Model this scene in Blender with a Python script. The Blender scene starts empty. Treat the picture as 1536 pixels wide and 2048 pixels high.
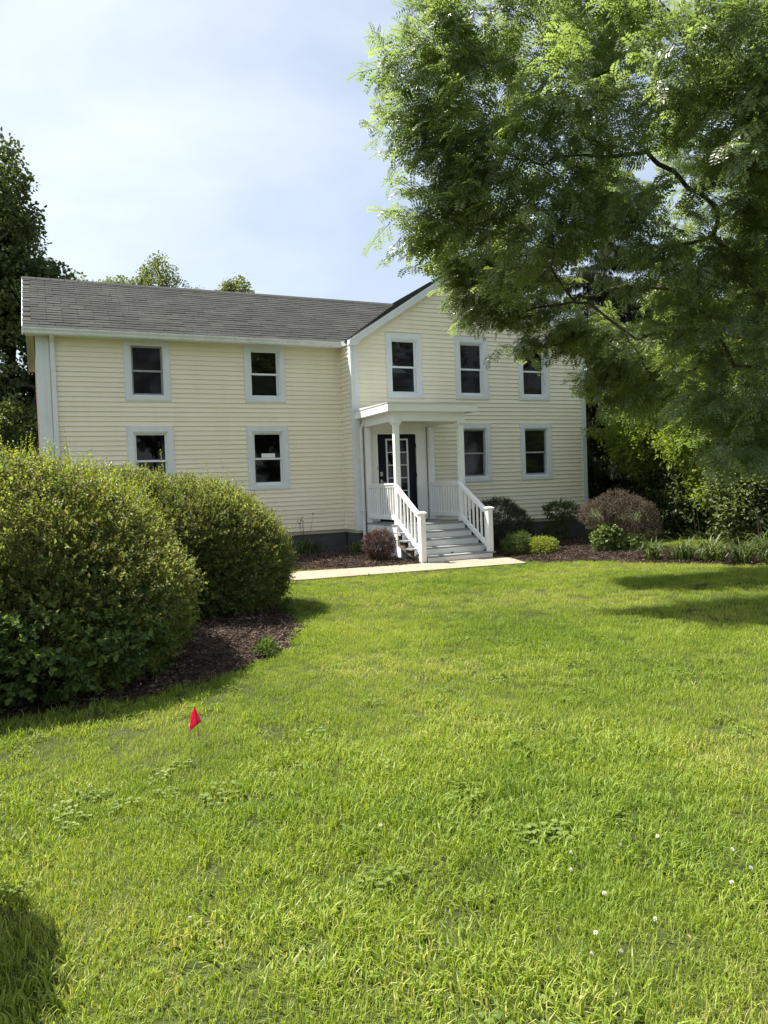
import bpy, math, random
import numpy as np
from mathutils import Matrix, Vector

SC = bpy.context.scene
COL = SC.collection
rnd = random.Random(7)
rng = np.random.default_rng(11)
rad = math.radians

# ------------------------------------------------------------------ camera
PITCH, ROLL, YAW, EYE, FOC = -0.035, 0.0370, 0.4220, 1.568, 1482.6


def cam_axes():
    cy, sy = math.cos(YAW), math.sin(YAW)
    f = np.array([sy, cy, 0.0]); r = np.array([cy, -sy, 0.0]); u = np.array([0, 0, 1.0])
    cp, sp = math.cos(PITCH), math.sin(PITCH)
    f2 = f * cp + u * sp; u2 = u * cp - f * sp
    c, s = math.cos(ROLL), math.sin(ROLL)
    return r * c - u2 * s, u2 * c + r * s, f2


cr, cu, cf = cam_axes()
cam = bpy.data.cameras.new('camera')
cam.sensor_fit = 'VERTICAL'; cam.sensor_height = 24.0; cam.lens = 24.0 * FOC / 2048.0
cam.clip_start = 0.05; cam.clip_end = 1500
cam_ob = bpy.data.objects.new('camera', cam); COL.objects.link(cam_ob)
cam_ob.matrix_world = Matrix(((cr[0], cu[0], -cf[0], 0), (cr[1], cu[1], -cf[1], 0), (cr[2], cu[2], -cf[2], EYE), (0, 0, 0, 1)))
SC.camera = cam_ob

# ------------------------------------------------------------------ sky, sun, exposure
SUN_EL, SUN_AZ = 59.5, -45.8            # azimuth clockwise from +Y
world = bpy.data.worlds.new('World'); SC.world = world; world.use_nodes = True
wn = world.node_tree; wn.nodes.clear()


def wnode(t, **k):
    n = wn.nodes.new(t)
    for a, b in k.items():
        setattr(n, a, b)
    return n


sky = wnode('ShaderNodeTexSky', sky_type='NISHITA', sun_disc=False, sun_elevation=rad(SUN_EL), sun_rotation=rad(SUN_AZ),
            altitude=100.0, air_density=1.0, dust_density=2.2, ozone_density=0.7)
tc = wnode('ShaderNodeTexCoord')
mp = wnode('ShaderNodeMapping'); mp.inputs['Scale'].default_value = (1.0, 1.0, 2.6); mp.inputs['Location'].default_value = (0.35, 0.2, 0.1)
n1 = wnode('ShaderNodeTexNoise'); n1.inputs['Scale'].default_value = 1.7; n1.inputs['Detail'].default_value = 6; n1.inputs['Roughness'].default_value = 0.52
n1.inputs['Distortion'].default_value = 0.35
cr1 = wnode('ShaderNodeValToRGB'); cr1.color_ramp.elements[0].position = 0.36; cr1.color_ramp.elements[1].position = 0.72
cr1.color_ramp.elements[0].color = (0.34, 0.34, 0.34, 1); cr1.color_ramp.elements[1].color = (0.84, 0.84, 0.84, 1)
mixw = wnode('ShaderNodeMix', data_type='RGBA')
mixw.inputs['B'].default_value = (6.45, 6.9, 7.55, 1)       # thin white cloud veil
bg = wnode('ShaderNodeBackground'); bg.inputs['Strength'].default_value = 0.051
wo = wnode('ShaderNodeOutputWorld')
L = wn.links.new
L(tc.outputs['Generated'], mp.inputs['Vector']); L(mp.outputs[0], n1.inputs['Vector']); L(n1.outputs['Fac'], cr1.inputs[0])
L(cr1.outputs[0], mixw.inputs['Factor']); L(sky.outputs[0], mixw.inputs['A']); L(mixw.outputs['Result'], bg.inputs['Color']); L(bg.outputs[0], wo.inputs[0])

sun = bpy.data.lights.new('sun', 'SUN'); sun.energy = 3.6; sun.angle = rad(0.6); sun.color = (1.0, 0.95, 0.86)
sun_ob = bpy.data.objects.new('sun', sun); COL.objects.link(sun_ob)
ce = math.cos(rad(SUN_EL))
SDIR = Vector((ce * math.sin(rad(SUN_AZ)), ce * math.cos(rad(SUN_AZ)), math.sin(rad(SUN_EL))))
sun_ob.rotation_euler = SDIR.to_track_quat('Z', 'Y').to_euler(); sun_ob.location = (0, 0, 30)
SC.view_settings.view_transform = 'Standard'; SC.view_settings.look = 'None'
SC.view_settings.gamma = 1.0; SC.view_settings.use_curve_mapping = False
SC.view_settings.exposure = 1.75
try:
    SC.cycles.max_bounces = 7; SC.cycles.transparent_max_bounces = 10; SC.cycles.diffuse_bounces = 4
    SC.cycles.caustics_reflective = False; SC.cycles.caustics_refractive = False
except Exception:
    pass

# ------------------------------------------------------------------ materials
def new_mat(name):
    m = bpy.data.materials.new(name); m.use_nodes = True
    nt = m.node_tree; nt.nodes.clear()
    out = nt.nodes.new('ShaderNodeOutputMaterial')
    p = nt.nodes.new('ShaderNodeBsdfPrincipled')
    nt.links.new(p.outputs[0], out.inputs[0])
    return m, nt, p, out


def ramp(nt, stops):
    r = nt.nodes.new('ShaderNodeValToRGB')
    e = r.color_ramp.elements
    while len(e) < len(stops):
        e.new(0.5)
    for i, (p, c) in enumerate(stops):
        e[i].position = p; e[i].color = (*c, 1)
    return r


def noise(nt, scale, detail=4, rough=0.55, stretch=None, coord='pos'):
    n = nt.nodes.new('ShaderNodeTexNoise'); n.inputs['Scale'].default_value = scale
    n.inputs['Detail'].default_value = detail; n.inputs['Roughness'].default_value = rough
    g = nt.nodes.new('ShaderNodeNewGeometry')
    src = g.outputs['Position']
    if stretch:
        mpn = nt.nodes.new('ShaderNodeMapping'); mpn.inputs['Scale'].default_value = stretch
        nt.links.new(src, mpn.inputs['Vector']); src = mpn.outputs[0]
    nt.links.new(src, n.inputs['Vector'])
    return n


def mul_add(nt, a, b, fa=1.0, fb=1.0, off=0.0):
    """fa*a + fb*b + off"""
    m1 = nt.nodes.new('ShaderNodeMath'); m1.operation = 'MULTIPLY_ADD'; m1.inputs[1].default_value = fa; m1.inputs[2].default_value = off
    nt.links.new(a, m1.inputs[0])
    m2 = nt.nodes.new('ShaderNodeMath'); m2.operation = 'MULTIPLY_ADD'; m2.inputs[1].default_value = fb
    nt.links.new(b, m2.inputs[0]); nt.links.new(m1.outputs[0], m2.inputs[2])
    return m2.outputs[0]


def plain(name, c1, c2, scale=3.0, rough=0.6, spec=0.3, stretch=None, bump=0.0, bscale=60, fine=None, objrand=0.0):
    m, nt, p, out = new_mat(name)
    n = noise(nt, scale, 5, 0.6, stretch)
    fac = n.outputs['Fac']
    if fine:
        n2 = noise(nt, fine, 3, 0.6)
        fac = mul_add(nt, n.outputs['Fac'], n2.outputs['Fac'], 0.55, 0.45)
    if objrand:
        oi = nt.nodes.new('ShaderNodeObjectInfo')
        fac = mul_add(nt, fac, oi.outputs['Random'], 1.0 - objrand, objrand)
    r = ramp(nt, [(0.3, c1), (0.7, c2)])
    nt.links.new(fac, r.inputs[0]); nt.links.new(r.outputs[0], p.inputs['Base Color'])
    p.inputs['Roughness'].default_value = rough; p.inputs['Specular IOR Level'].default_value = spec
    if bump:
        b = nt.nodes.new('ShaderNodeBump'); b.inputs['Strength'].default_value = bump; b.inputs['Distance'].default_value = 0.02
        nb = noise(nt, bscale, 4, 0.6)
        nt.links.new(nb.outputs['Fac'], b.inputs['Height']); nt.links.new(b.outputs[0], p.inputs['Normal'])
    return m


def leaf_mat(name, stops, trans=0.35, rough=0.45, spec=0.4, wscale=0.6, winst=0.45, wleaf=0.35, wpos=0.35, tcol=1.35, tint=(1.25, 1.2, 0.45)):
    """leaf material: colour varies per spray, per leaf and slowly through space"""
    m, nt, p, out = new_mat(name)
    oi = nt.nodes.new('ShaderNodeObjectInfo')
    at = nt.nodes.new('ShaderNodeAttribute'); at.attribute_name = 'lv'
    n = noise(nt, wscale, 3, 0.5)
    a = mul_add(nt, oi.outputs['Random'], at.outputs['Fac'], winst, wleaf)
    b = mul_add(nt, n.outputs['Fac'], a, wpos * 2.0, 1.0, -wpos * 0.5)
    r = ramp(nt, stops)
    nt.links.new(b, r.inputs[0])
    nt.links.new(r.outputs[0], p.inputs['Base Color'])
    p.inputs['Roughness'].default_value = rough; p.inputs['Specular IOR Level'].default_value = spec
    t = nt.nodes.new('ShaderNodeBsdfTranslucent')
    g = nt.nodes.new('ShaderNodeMix'); g.data_type = 'RGBA'; g.blend_type = 'MULTIPLY'; g.inputs['Factor'].default_value = 1.0
    g.inputs['B'].default_value = (tint[0] * tcol, tint[1] * tcol, tint[2] * tcol, 1)
    nt.links.new(r.outputs[0], g.inputs['A']); nt.links.new(g.outputs['Result'], t.inputs['Color'])
    mx = nt.nodes.new('ShaderNodeMixShader'); mx.inputs[0].default_value = trans
    nt.links.new(p.outputs[0], mx.inputs[1]); nt.links.new(t.outputs[0], mx.inputs[2]); nt.links.new(mx.outputs[0], out.inputs[0])
    return m


def glass_mat(name, tint, refl=0.05, rough=0.01, haze=(0.02, 0.022, 0.026), hz=0.25):
    m, nt, p, out = new_mat(name)
    tr = nt.nodes.new('ShaderNodeBsdfTransparent'); tr.inputs[0].default_value = (*tint, 1)
    df = nt.nodes.new('ShaderNodeBsdfDiffuse'); df.inputs[0].default_value = (*haze, 1)
    mx0 = nt.nodes.new('ShaderNodeMixShader'); mx0.inputs[0].default_value = hz
    gl = nt.nodes.new('ShaderNodeBsdfGlossy'); gl.inputs['Roughness'].default_value = rough
    b = nt.nodes.new('ShaderNodeBump'); b.inputs['Strength'].default_value = 0.03; b.inputs['Distance'].default_value = 0.02
    nb = noise(nt, 5.0, 3, 0.5); nt.links.new(nb.outputs['Fac'], b.inputs['Height']); nt.links.new(b.outputs[0], gl.inputs['Normal'])
    fr = nt.nodes.new('ShaderNodeFresnel'); fr.inputs[0].default_value = 1.45
    ad = nt.nodes.new('ShaderNodeMath'); ad.operation = 'ADD'; ad.inputs[1].default_value = refl; ad.use_clamp = True
    nt.links.new(fr.outputs[0], ad.inputs[0])
    mx = nt.nodes.new('ShaderNodeMixShader')
    nt.links.new(tr.outputs[0], mx0.inputs[1]); nt.links.new(df.outputs[0], mx0.inputs[2])
    nt.links.new(ad.outputs[0], mx.inputs[0]); nt.links.new(mx0.outputs[0], mx.inputs[1]); nt.links.new(gl.outputs[0], mx.inputs[2])
    nt.links.new(mx.outputs[0], out.inputs[0]); nt.nodes.remove(p)
    return m


M = {}
M['siding'] = plain('cream_vinyl', (0.775, 0.715, 0.550), (0.830, 0.772, 0.618), 1.3, 0.5, 0.35, (0.5, 0.5, 2.2), 0.05, 40, 45, 0.18)
def grime(m):
    nt = m.node_tree; p = [n for n in nt.nodes if n.type == 'BSDF_PRINCIPLED'][0]; src = p.inputs['Base Color'].links[0].from_socket
    n = noise(nt, 1.0, 6, 0.65, (3.2, 3.2, .55)); r = ramp(nt, [(0.50, (0, 0, 0)), (0.80, (1, 1, 1))]); nt.links.new(n.outputs['Fac'], r.inputs[0])
    mm = nt.nodes.new('ShaderNodeMath'); mm.operation = 'MULTIPLY'; mm.inputs[1].default_value = .20; nt.links.new(r.outputs[0], mm.inputs[0])
    mx = nt.nodes.new('ShaderNodeMix'); mx.data_type = 'RGBA'; mx.inputs['B'].default_value = (.53, .45, .31, 1)
    nt.links.new(mm.outputs[0], mx.inputs['Factor']); nt.links.new(src, mx.inputs['A']); nt.links.new(mx.outputs['Result'], p.inputs['Base Color'])


grime(M['siding'])
M['sheath'] = plain('sheathing', (0.42, 0.38, 0.28), (0.5, 0.45, 0.33), 3, 0.8, 0.1)
M['trim'] = plain('white_aluminium_trim', (0.615, 0.638, 0.643), (0.70, 0.718, 0.72), 4, 0.4, 0.4, (1, 1, 0.4))
M['gutter'] = plain('weathered_white_gutter', (0.52, 0.55, 0.54), (0.76, 0.78, 0.77), 5, 0.45, 0.4, (1, 1, 0.3), 0, 0, 30)
M['white'] = plain('white_porch_paint', (0.80, 0.81, 0.81), (0.86, 0.86, 0.85), 5, 0.42, 0.4, None, 0.0, 60, 50)
M['vinyl'] = plain('white_vinyl_sash', (0.66, 0.70, 0.72), (0.75, 0.78, 0.79), 6, 0.4, 0.4)
M['greyvinyl'] = plain('grey_screen_frame', (0.24, 0.25, 0.26), (0.32, 0.33, 0.34), 6, 0.5, 0.3)  # greyer sash for the fully screened windows
M['deck'] = plain('grey_composite_decking', (0.20, 0.205, 0.205), (0.29, 0.295, 0.29), 3, 0.65, 0.25, (1, 9, 1), 0.1, 80, 60)
M['found'] = plain('dark_foundation_block', (0.055, 0.056, 0.060), (0.115, 0.11, 0.105), 2.4, 0.9, 0.15, None, 0.5, 45, 30)
M['concrete'] = plain('pale_concrete', (0.25, 0.205, 0.155), (0.36, 0.305, 0.235), 2.2, 0.9, 0.15, None, 0.25, 120, 70)
M['soil'] = plain('mulch_soil', (0.030, 0.020, 0.014), (0.085, 0.055, 0.038), 6, 0.95, 0.1, None, 0.6, 60, 40)
M['bark'] = plain('tree_bark', (0.045, 0.036, 0.028), (0.13, 0.11, 0.085), 9, 0.9, 0.15, (1, 1, 0.35), 0.6, 40, 30)
M['twig'] = plain('brown_twig', (0.06, 0.045, 0.03), (0.13, 0.10, 0.07), 12, 0.85, 0.15)
M['dark'] = plain('under_deck_shade', (0.02, 0.02, 0.02), (0.035, 0.033, 0.03), 2, 0.9, 0.05)  # colour of the block that stands for shade below the porch
M['room'] = plain('interior_plaster', (0.10, 0.095, 0.085), (0.13, 0.12, 0.11), 2, 0.9, 0.05)
M['door'] = plain('black_door_paint', (0.006, 0.007, 0.012), (0.012, 0.013, 0.02), 3, 0.55, 0.15)
M['steel'] = plain('brushed_nickel', (0.35, 0.34, 0.33), (0.5, 0.49, 0.47), 6, 0.3, 0.6)
M['brownwood'] = plain('bare_brown_wood', (0.09, 0.075, 0.06), (0.22, 0.18, 0.14), 6, 0.85, 0.15, (1, 1, 6), 0.3, 60)
M['curtain'] = plain('pale_curtain', (0.55, 0.53, 0.48), (0.7, 0.68, 0.62), 6, 0.9, 0.1)
M['blind'] = plain('tan_blind', (0.135, 0.29, 0.20), (0.45, 0.39, 0.28), 6, 0.9, 0.1)
M['paper'] = plain('white_paper', (0.70, 0.71, 0.72), (0.78, 0.78, 0.78), 4, 0.8, 0.1)
M['mat'] = plain('black_rubber', (0.012, 0.012, 0.014), (0.025, 0.025, 0.027), 20, 0.85, 0.2)
M['pane'] = glass_mat('window_glass', (0.30, 0.31, 0.32), 0.0, 0.01, (0.006, 0.007, 0.008), 0.25)
M['screen'] = glass_mat('screened_glass', (0.30, 0.31, 0.33), 0.0, 0.05, (0.022, 0.024, 0.028), 0.40)
M['flag'] = None
for k, c in enumerate([((0.046, 0.047, 0.044), (0.076, 0.077, 0.072)), ((0.037, 0.038, 0.035), (0.065, 0.066, 0.061)),
                       ((0.052, 0.053, 0.049), (0.086, 0.087, 0.081)), ((0.042, 0.043, 0.041), (0.071, 0.072, 0.068))]):
    M['shingle%d' % k] = plain('asphalt_shingle_%d' % k, c[0], c[1], 1.1, 0.95, 0.12, None, 0.4, 150, 130)
SH = [M['shingle%d' % k] for k in range(4)]

# ------------------------------------------------------------------ mesh helpers
def tag(o, label=None, cat=None, group=None, kind=None):
    if label: o['label'] = label
    if cat: o['category'] = cat
    if group: o['group'] = group
    if kind: o['kind'] = kind
    return o


def empty(name, loc=(0, 0, 0), label=None, cat=None, group=None, parent=None):
    o = bpy.data.objects.new(name, None); o.empty_display_size = 0.2; COL.objects.link(o)
    o.location = loc
    if parent: o.parent = parent
    return tag(o, label, cat, group)


class MB:
    """collects faces (with a material slot each) and builds one mesh object"""
    def __init__(s):
        s.v = []; s.f = []; s.m = []

    def add(s, vs, fs, mi=0):
        b = len(s.v); s.v += [tuple(map(float, p)) for p in vs]
        for f in fs:
            s.f.append(tuple(i + b for i in f)); s.m.append(mi)
        return s

    def box(s, x0, x1, y0, y1, z0, z1, mi=0):
        vs = [(x0, y0, z0), (x1, y0, z0), (x1, y1, z0), (x0, y1, z0), (x0, y0, z1), (x1, y0, z1), (x1, y1, z1), (x0, y1, z1)]
        return s.add(vs, [(0, 3, 2, 1), (4, 5, 6, 7), (0, 1, 5, 4), (1, 2, 6, 5), (2, 3, 7, 6), (3, 0, 4, 7)], mi)

    def hexa(s, vs, mi=0):
        return s.add(vs, [(0, 3, 2, 1), (4, 5, 6, 7), (0, 1, 5, 4), (1, 2, 6, 5), (2, 3, 7, 6), (3, 0, 4, 7)], mi)

    def prism(s, poly, d0, d1, axis='y', mi=0):
        """poly in the plane across axis, extruded d0..d1"""
        def P(a, b, d):
            return {'y': (a, d, b), 'x': (d, a, b), 'z': (a, b, d)}[axis]
        n = len(poly)
        vs = [P(a, b, d0) for a, b in poly] + [P(a, b, d1) for a, b in poly]
        fs = [tuple(range(n))[::-1], tuple(range(n, 2 * n))] + [(i, (i + 1) % n, n + (i + 1) % n, n + i) for i in range(n)]
        return s.add(vs, fs, mi)

    def tube(s, pts, radii, n=6, mi=0, cap=True):
        pts = [np.array(p, float) for p in pts]
        rings = []; up = np.array([0.13, 0.27, 0.95]); vs = []
        for i, p in enumerate(pts):
            t = pts[min(i + 1, len(pts) - 1)] - pts[max(i - 1, 0)]
            t = t / (np.linalg.norm(t) + 1e-9)
            a = np.cross(t, up)
            if np.linalg.norm(a) < 0.1: a = np.cross(t, [1, 0, 0])
            a /= np.linalg.norm(a); b = np.cross(t, a)
            for k in range(n):
                th = 2 * math.pi * k / n
                vs.append(p + radii[i] * (a * math.cos(th) + b * math.sin(th)))
        fs = []
        for i in range(len(pts) - 1):
            for k in range(n):
                k2 = (k + 1) % n
                fs.append((i * n + k, i * n + k2, (i + 1) * n + k2, (i + 1) * n + k))
        if cap:
            fs.append(tuple(range(n))[::-1]); fs.append(tuple(range((len(pts) - 1) * n, len(pts) * n)))
        return s.add(vs, fs, mi)

    def mesh(s, name, mats, smooth=False):
        me = bpy.data.meshes.new(name)
        me.from_pydata(s.v, [], s.f)
        for m in (mats if isinstance(mats, (list, tuple)) else [mats]):
            me.materials.append(m)
        if any(s.m): me.polygons.foreach_set('material_index', s.m)
        if smooth: me.polygons.foreach_set('use_smooth', [True] * len(s.f))
        me.update()
        return me

    def build(s, name, mats, parent=None, smooth=False, loc=None):
        o = bpy.data.objects.new(name, s.mesh(name, mats, smooth)); COL.objects.link(o)
        if loc is not None: o.location = loc
        if parent: o.parent = parent
        return o


def put(name, me, parent=None, loc=(0, 0, 0), rot=None, scale=None):
    o = bpy.data.objects.new(name, me); COL.objects.link(o); o.location = loc
    if rot is not None: o.rotation_euler = rot
    if scale is not None: o.scale = scale
    if parent: o.parent = parent
    return o


# ---- scatter: one object holds a few source pieces and the points they are copied to
MAXV = 4


def scatter_tree():
    nt = bpy.data.node_groups.new('scatter', 'GeometryNodeTree')
    nt.interface.new_socket('Geometry', in_out='INPUT', socket_type='NodeSocketGeometry')
    nt.interface.new_socket('Geometry', in_out='OUTPUT', socket_type='NodeSocketGeometry')
    N = nt.nodes.new; K = nt.links.new
    gi = N('NodeGroupInput'); go = N('NodeGroupOutput')

    def attr(name, typ):
        a = N('GeometryNodeInputNamedAttribute'); a.data_type = typ; a.inputs['Name'].default_value = name
        return a.outputs['Attribute']

    def eq(sock, val):
        c = N('FunctionNodeCompare'); c.data_type = 'INT'; c.operation = 'EQUAL'
        ins = [i for i in c.inputs if i.type == 'INT']
        K(sock, ins[0]); ins[1].default_value = val
        return c.outputs['Result']

    src = attr('src', 'INT'); var = attr('var', 'INT'); rot = attr('rot', 'FLOAT_VECTOR'); scl = attr('scl', 'FLOAT')
    e2r = N('FunctionNodeEulerToRotation'); K(rot, e2r.inputs[0])
    sp = N('GeometryNodeSeparateGeometry'); sp.domain = 'POINT'; K(gi.outputs[0], sp.inputs['Geometry']); K(eq(src, 0), sp.inputs['Selection'])
    jn = N('GeometryNodeJoinGeometry')
    for k in range(MAXV):
        sv = N('GeometryNodeSeparateGeometry'); sv.domain = 'POINT'; K(gi.outputs[0], sv.inputs['Geometry']); K(eq(src, k + 1), sv.inputs['Selection'])
        ip = N('GeometryNodeInstanceOnPoints')
        K(sp.outputs['Selection'], ip.inputs['Points']); K(eq(var, k), ip.inputs['Selection']); K(sv.outputs['Selection'], ip.inputs['Instance'])
        K(e2r.outputs[0], ip.inputs['Rotation']); K(scl, ip.inputs['Scale'])
        K(ip.outputs[0], jn.inputs[0])
    K(jn.outputs[0], go.inputs[0])
    return nt


SCATTER = scatter_tree()


def scatter(name, variants, mats, pos, rot, scl, var=None, parent=None, loc=(0, 0, 0)):
    """variants: list of (verts Nx3, faces list, lv per face, material index per face)"""
    pos = np.asarray(pos, float); n = len(pos)
    V = []; F = []; LV = []; MI = []; S = []
    b = 0
    for k, (v, f, lv, mi) in enumerate(variants):
        v = np.asarray(v, float)
        V.append(v); F += [tuple(int(i) + b for i in q) for q in f]; LV += list(lv); MI += list(mi); S += [k + 1] * len(v); b += len(v)
    nsrc = b
    V.append(pos); S += [0] * n
    V = np.concatenate(V)
    me = bpy.data.meshes.new(name); me.from_pydata(V.tolist(), [], F)
    for m in (mats if isinstance(mats, (list, tuple)) else [mats]): me.materials.append(m)
    me.polygons.foreach_set('material_index', MI)
    a = me.attributes.new('lv', 'FLOAT', 'FACE'); a.data.foreach_set('value', np.asarray(LV, np.float32))
    a = me.attributes.new('src', 'INT', 'POINT'); a.data.foreach_set('value', np.asarray(S, np.int32))
    vv = np.zeros(len(V), np.int32)
    vv[nsrc:] = rng.integers(0, len(variants), n) if var is None else var
    a = me.attributes.new('var', 'INT', 'POINT'); a.data.foreach_set('value', vv)
    rr = np.zeros((len(V), 3), np.float32); rr[nsrc:] = rot
    a = me.attributes.new('rot', 'FLOAT_VECTOR', 'POINT'); a.data.foreach_set('vector', rr.ravel())
    ss = np.ones(len(V), np.float32); ss[nsrc:] = scl
    a = me.attributes.new('scl', 'FLOAT', 'POINT'); a.data.foreach_set('value', ss)
    me.update()
    o = bpy.data.objects.new(name, me); COL.objects.link(o); o.location = loc
    if parent: o.parent = parent
    md = o.modifiers.new('scatter', 'NODES'); md.node_group = SCATTER
    o['kind'] = 'stuff'
    return o


def rot_from_dirs(d, roll=None):
    """euler XYZ turning local +X onto d, local +Z roughly up, plus a roll"""
    d = d / (np.linalg.norm(d, axis=1, keepdims=True) + 1e-9)
    yaw = np.arctan2(d[:, 1], d[:, 0]); pit = -np.arcsin(np.clip(d[:, 2], -1, 1))
    r = np.zeros(len(d)) if roll is None else roll
    return np.stack([r, pit, yaw], 1)


def inside(poly, x, y):
    poly = np.asarray(poly); c = np.zeros(len(x), bool); j = len(poly) - 1
    for i in range(len(poly)):
        xi, yi = poly[i]; xj, yj = poly[j]
        c ^= ((yi > y) != (yj > y)) & (x < (xj - xi) * (y - yi) / (yj - yi + 1e-12) + xi)
        j = i
    return c


# ---- leaf pieces
class LeafSet:
    def __init__(s): s.v = []; s.f = []; s.lv = []; s.m = []

    def leaf(s, base, d, n, L, W, lv, mi=0, fold=0.15, shape='rhomb'):
        """leaf from base along d, with face normal near n"""
        d = d / np.linalg.norm(d); w = np.cross(n, d); w /= (np.linalg.norm(w) + 1e-9); nn = np.cross(d, w)
        b = len(s.v)
        if shape == 'rhomb':
            s.v += [base, base + d * L * 0.45 + w * W * 0.5 + nn * W * fold, base + d * L, base + d * L * 0.45 - w * W * 0.5 + nn * W * fold]
            s.f += [(b, b + 1, b + 2), (b, b + 2, b + 3)]; s.lv += [lv, lv]; s.m += [mi, mi]
        else:
            s.v += [base, base + d * L * 0.3 + w * W * 0.5 + nn * W * fold, base + d * L * 0.7 + w * W * 0.42 + nn * W * fold, base + d * L - nn * W * 0.1,
                    base + d * L * 0.7 - w * W * 0.42 + nn * W * fold, base + d * L * 0.3 - w * W * 0.5 + nn * W * fold]
            s.f += [(b, b + 1, b + 2, b + 3), (b, b + 3, b + 4, b + 5)]; s.lv += [lv, lv]; s.m += [mi, mi]

    def stick(s, p, q, r, mi):
        t = (q - p); t = t / (np.linalg.norm(t) + 1e-9)
        a = np.cross(t, [0.2, 0.3, 0.93]); a /= (np.linalg.norm(a) + 1e-9); c = np.cross(t, a); b = len(s.v)
        for P, R in ((p, r), (q, r * 0.6)):
            for k in range(3):
                th = 2.0944 * k; s.v.append(P + R * (a * math.cos(th) + c * math.sin(th)))
        for k in range(3):
            k2 = (k + 1) % 3
            s.f.append((b + k, b + k2, b + 3 + k2, b + 3 + k)); s.lv.append(0.5); s.m.append(mi)

    def out(s): return (np.array(s.v), s.f, s.lv, s.m)


def rv(a=1.0): return np.array([rnd.uniform(-a, a) for _ in range(3)])


def pinnate_spray(seed, nleaf=7, twig=0.28, leafL=0.20, pairs=6, ll=0.054, lw=0.0225):
    rnd.seed(seed); s = LeafSet(); up = np.array([0, 0, 1.0])
    for i in range(nleaf):
        t = (i + 0.6) / nleaf; base = np.array([twig * t, 0.02 * math.sin(5 * t), -0.05 * t * t])
        side = 1 if i % 2 else -1
        ang = side * rnd.uniform(0.55, 1.15)
        if i == nleaf - 1: ang = rnd.uniform(-0.2, 0.2)
        d0 = np.array([math.cos(ang), math.sin(ang), rnd.uniform(-0.15, 0.25)])
        L = leafL * rnd.uniform(0.75, 1.15); lv0 = rnd.random()
        p = base.copy(); d = d0 / np.linalg.norm(d0); roll = rnd.uniform(-0.5, 0.5)
        prev = p.copy()
        for k in range(pairs):
            stp = L / pairs; d = d + np.array([0, 0, -0.10 - 0.10 * rnd.random()]); d /= np.linalg.norm(d)
            p = p + d * stp
            w = np.cross(up, d); w /= np.linalg.norm(w); n = np.cross(d, w); n = n * math.cos(roll) + w * math.sin(roll)
            w = np.cross(n, d)
            sz = (0.75 + 0.45 * math.sin(math.pi * (k + 0.7) / (pairs + 0.4))) * rnd.uniform(0.85, 1.1)
            for sg in (1, -1):
                dd = w * sg * 0.92 + d * 0.42 + rv(0.10); nn = n + rv(0.25)
                s.leaf(p, dd, nn, ll * sz, lw * sz, 0.6 * lv0 + 0.4 * rnd.random(), 0, 0.08)
        s.stick(prev, p, 0.0016, 1)
    s.stick(np.zeros(3), np.array([twig, 0.0, -0.05]), 0.0035, 1)
    return s.out()


def bushy_spray(seed, n=26, L=0.15, ll=0.026, lw=0.015, spread=1.0, shape='rhomb', bend=0.0, stick=0.002):
    rnd.seed(seed); s = LeafSet()
    sub = 3
    for b in range(sub):
        ang = (b - 1) * 0.55 * spread + rnd.uniform(-0.15, 0.15); el = rnd.uniform(-0.4, 0.4) * spread
        d = np.array([math.cos(ang) * math.cos(el), math.sin(ang) * math.cos(el), math.sin(el)])
        l = L * rnd.uniform(0.7, 1.05)
        for i in range(n // sub):
            t = (i + 1) / (n // sub); p = d * l * t + np.array([0, 0, bend * t * t])
            o = rv(1.0); o -= d * (o @ d); o /= np.linalg.norm(o)
            dd = o * 0.85 + d * 0.6; nn = d * 0.7 + rv(0.55) + np.array([0, 0, 0.5])
            z = rnd.uniform(0.7, 1.15)
            s.leaf(p, dd, nn, ll * z, lw * z, rnd.random(), 0, 0.12, shape)
        s.stick(np.zeros(3), d * l + np.array([0, 0, bend]), stick, 1)
    return s.out()


def fill_ellipsoid(n, c, r, shell=0.0, seed=None):
    """points in an ellipsoid; shell in 0..1 pushes them towards its skin"""
    d = rng.normal(size=(n, 3)); d /= np.linalg.norm(d, axis=1, keepdims=True)
    t = rng.random(n) ** (1 / 3.0); t = shell + (1 - shell) * t
    return np.asarray(c) + d * t[:, None] * np.asarray(r), d


# ------------------------------------------------------------------ ground, path, beds
def ground_h(x, y):
    """gentle rise of the beds towards the house"""
    return 0.0


PATH = [(0.2, 12.35), (3.47, 12.12), (8.12, 11.62), (8.40, 12.55), (8.42, 12.93), (6.50, 12.93), (5.3, 13.08), (4.2, 13.30), (0.2, 13.7)]
BED_L = [(2.6, 16.5), (2.9, 15.2), (3.7, 14.2), (4.55, 13.38), (5.3, 13.10), (6.45, 12.95), (6.72, 12.95), (6.72, 15.85), (6.4, 16.5)]
BED_R = [(8.44, 12.5), (8.25, 11.85), (8.8, 11.35), (9.35, 11.05), (9.75, 10.15), (10.3, 9.3), (10.95, 8.6), (12.6, 7.2), (14.0, 7.6), (13.2, 9.6), (12.2, 11.3), (11.9, 12.8), (13.2, 15.85), (8.36, 15.85), (8.44, 13.3)]
BED_H = [(-3.5, 5.6), (-1.5, 5.72), (-0.4, 5.86), (0.63, 5.96), (1.2, 6.25), (1.62, 6.6), (2.15, 7.2), (2.46, 7.9), (2.62, 8.7), (2.72, 9.6), (2.74, 10.4), (2.45, 11.2), (1.5, 11.6), (0.2, 11.6), (-1.5, 10.5), (-3.5, 9.0)]


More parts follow.
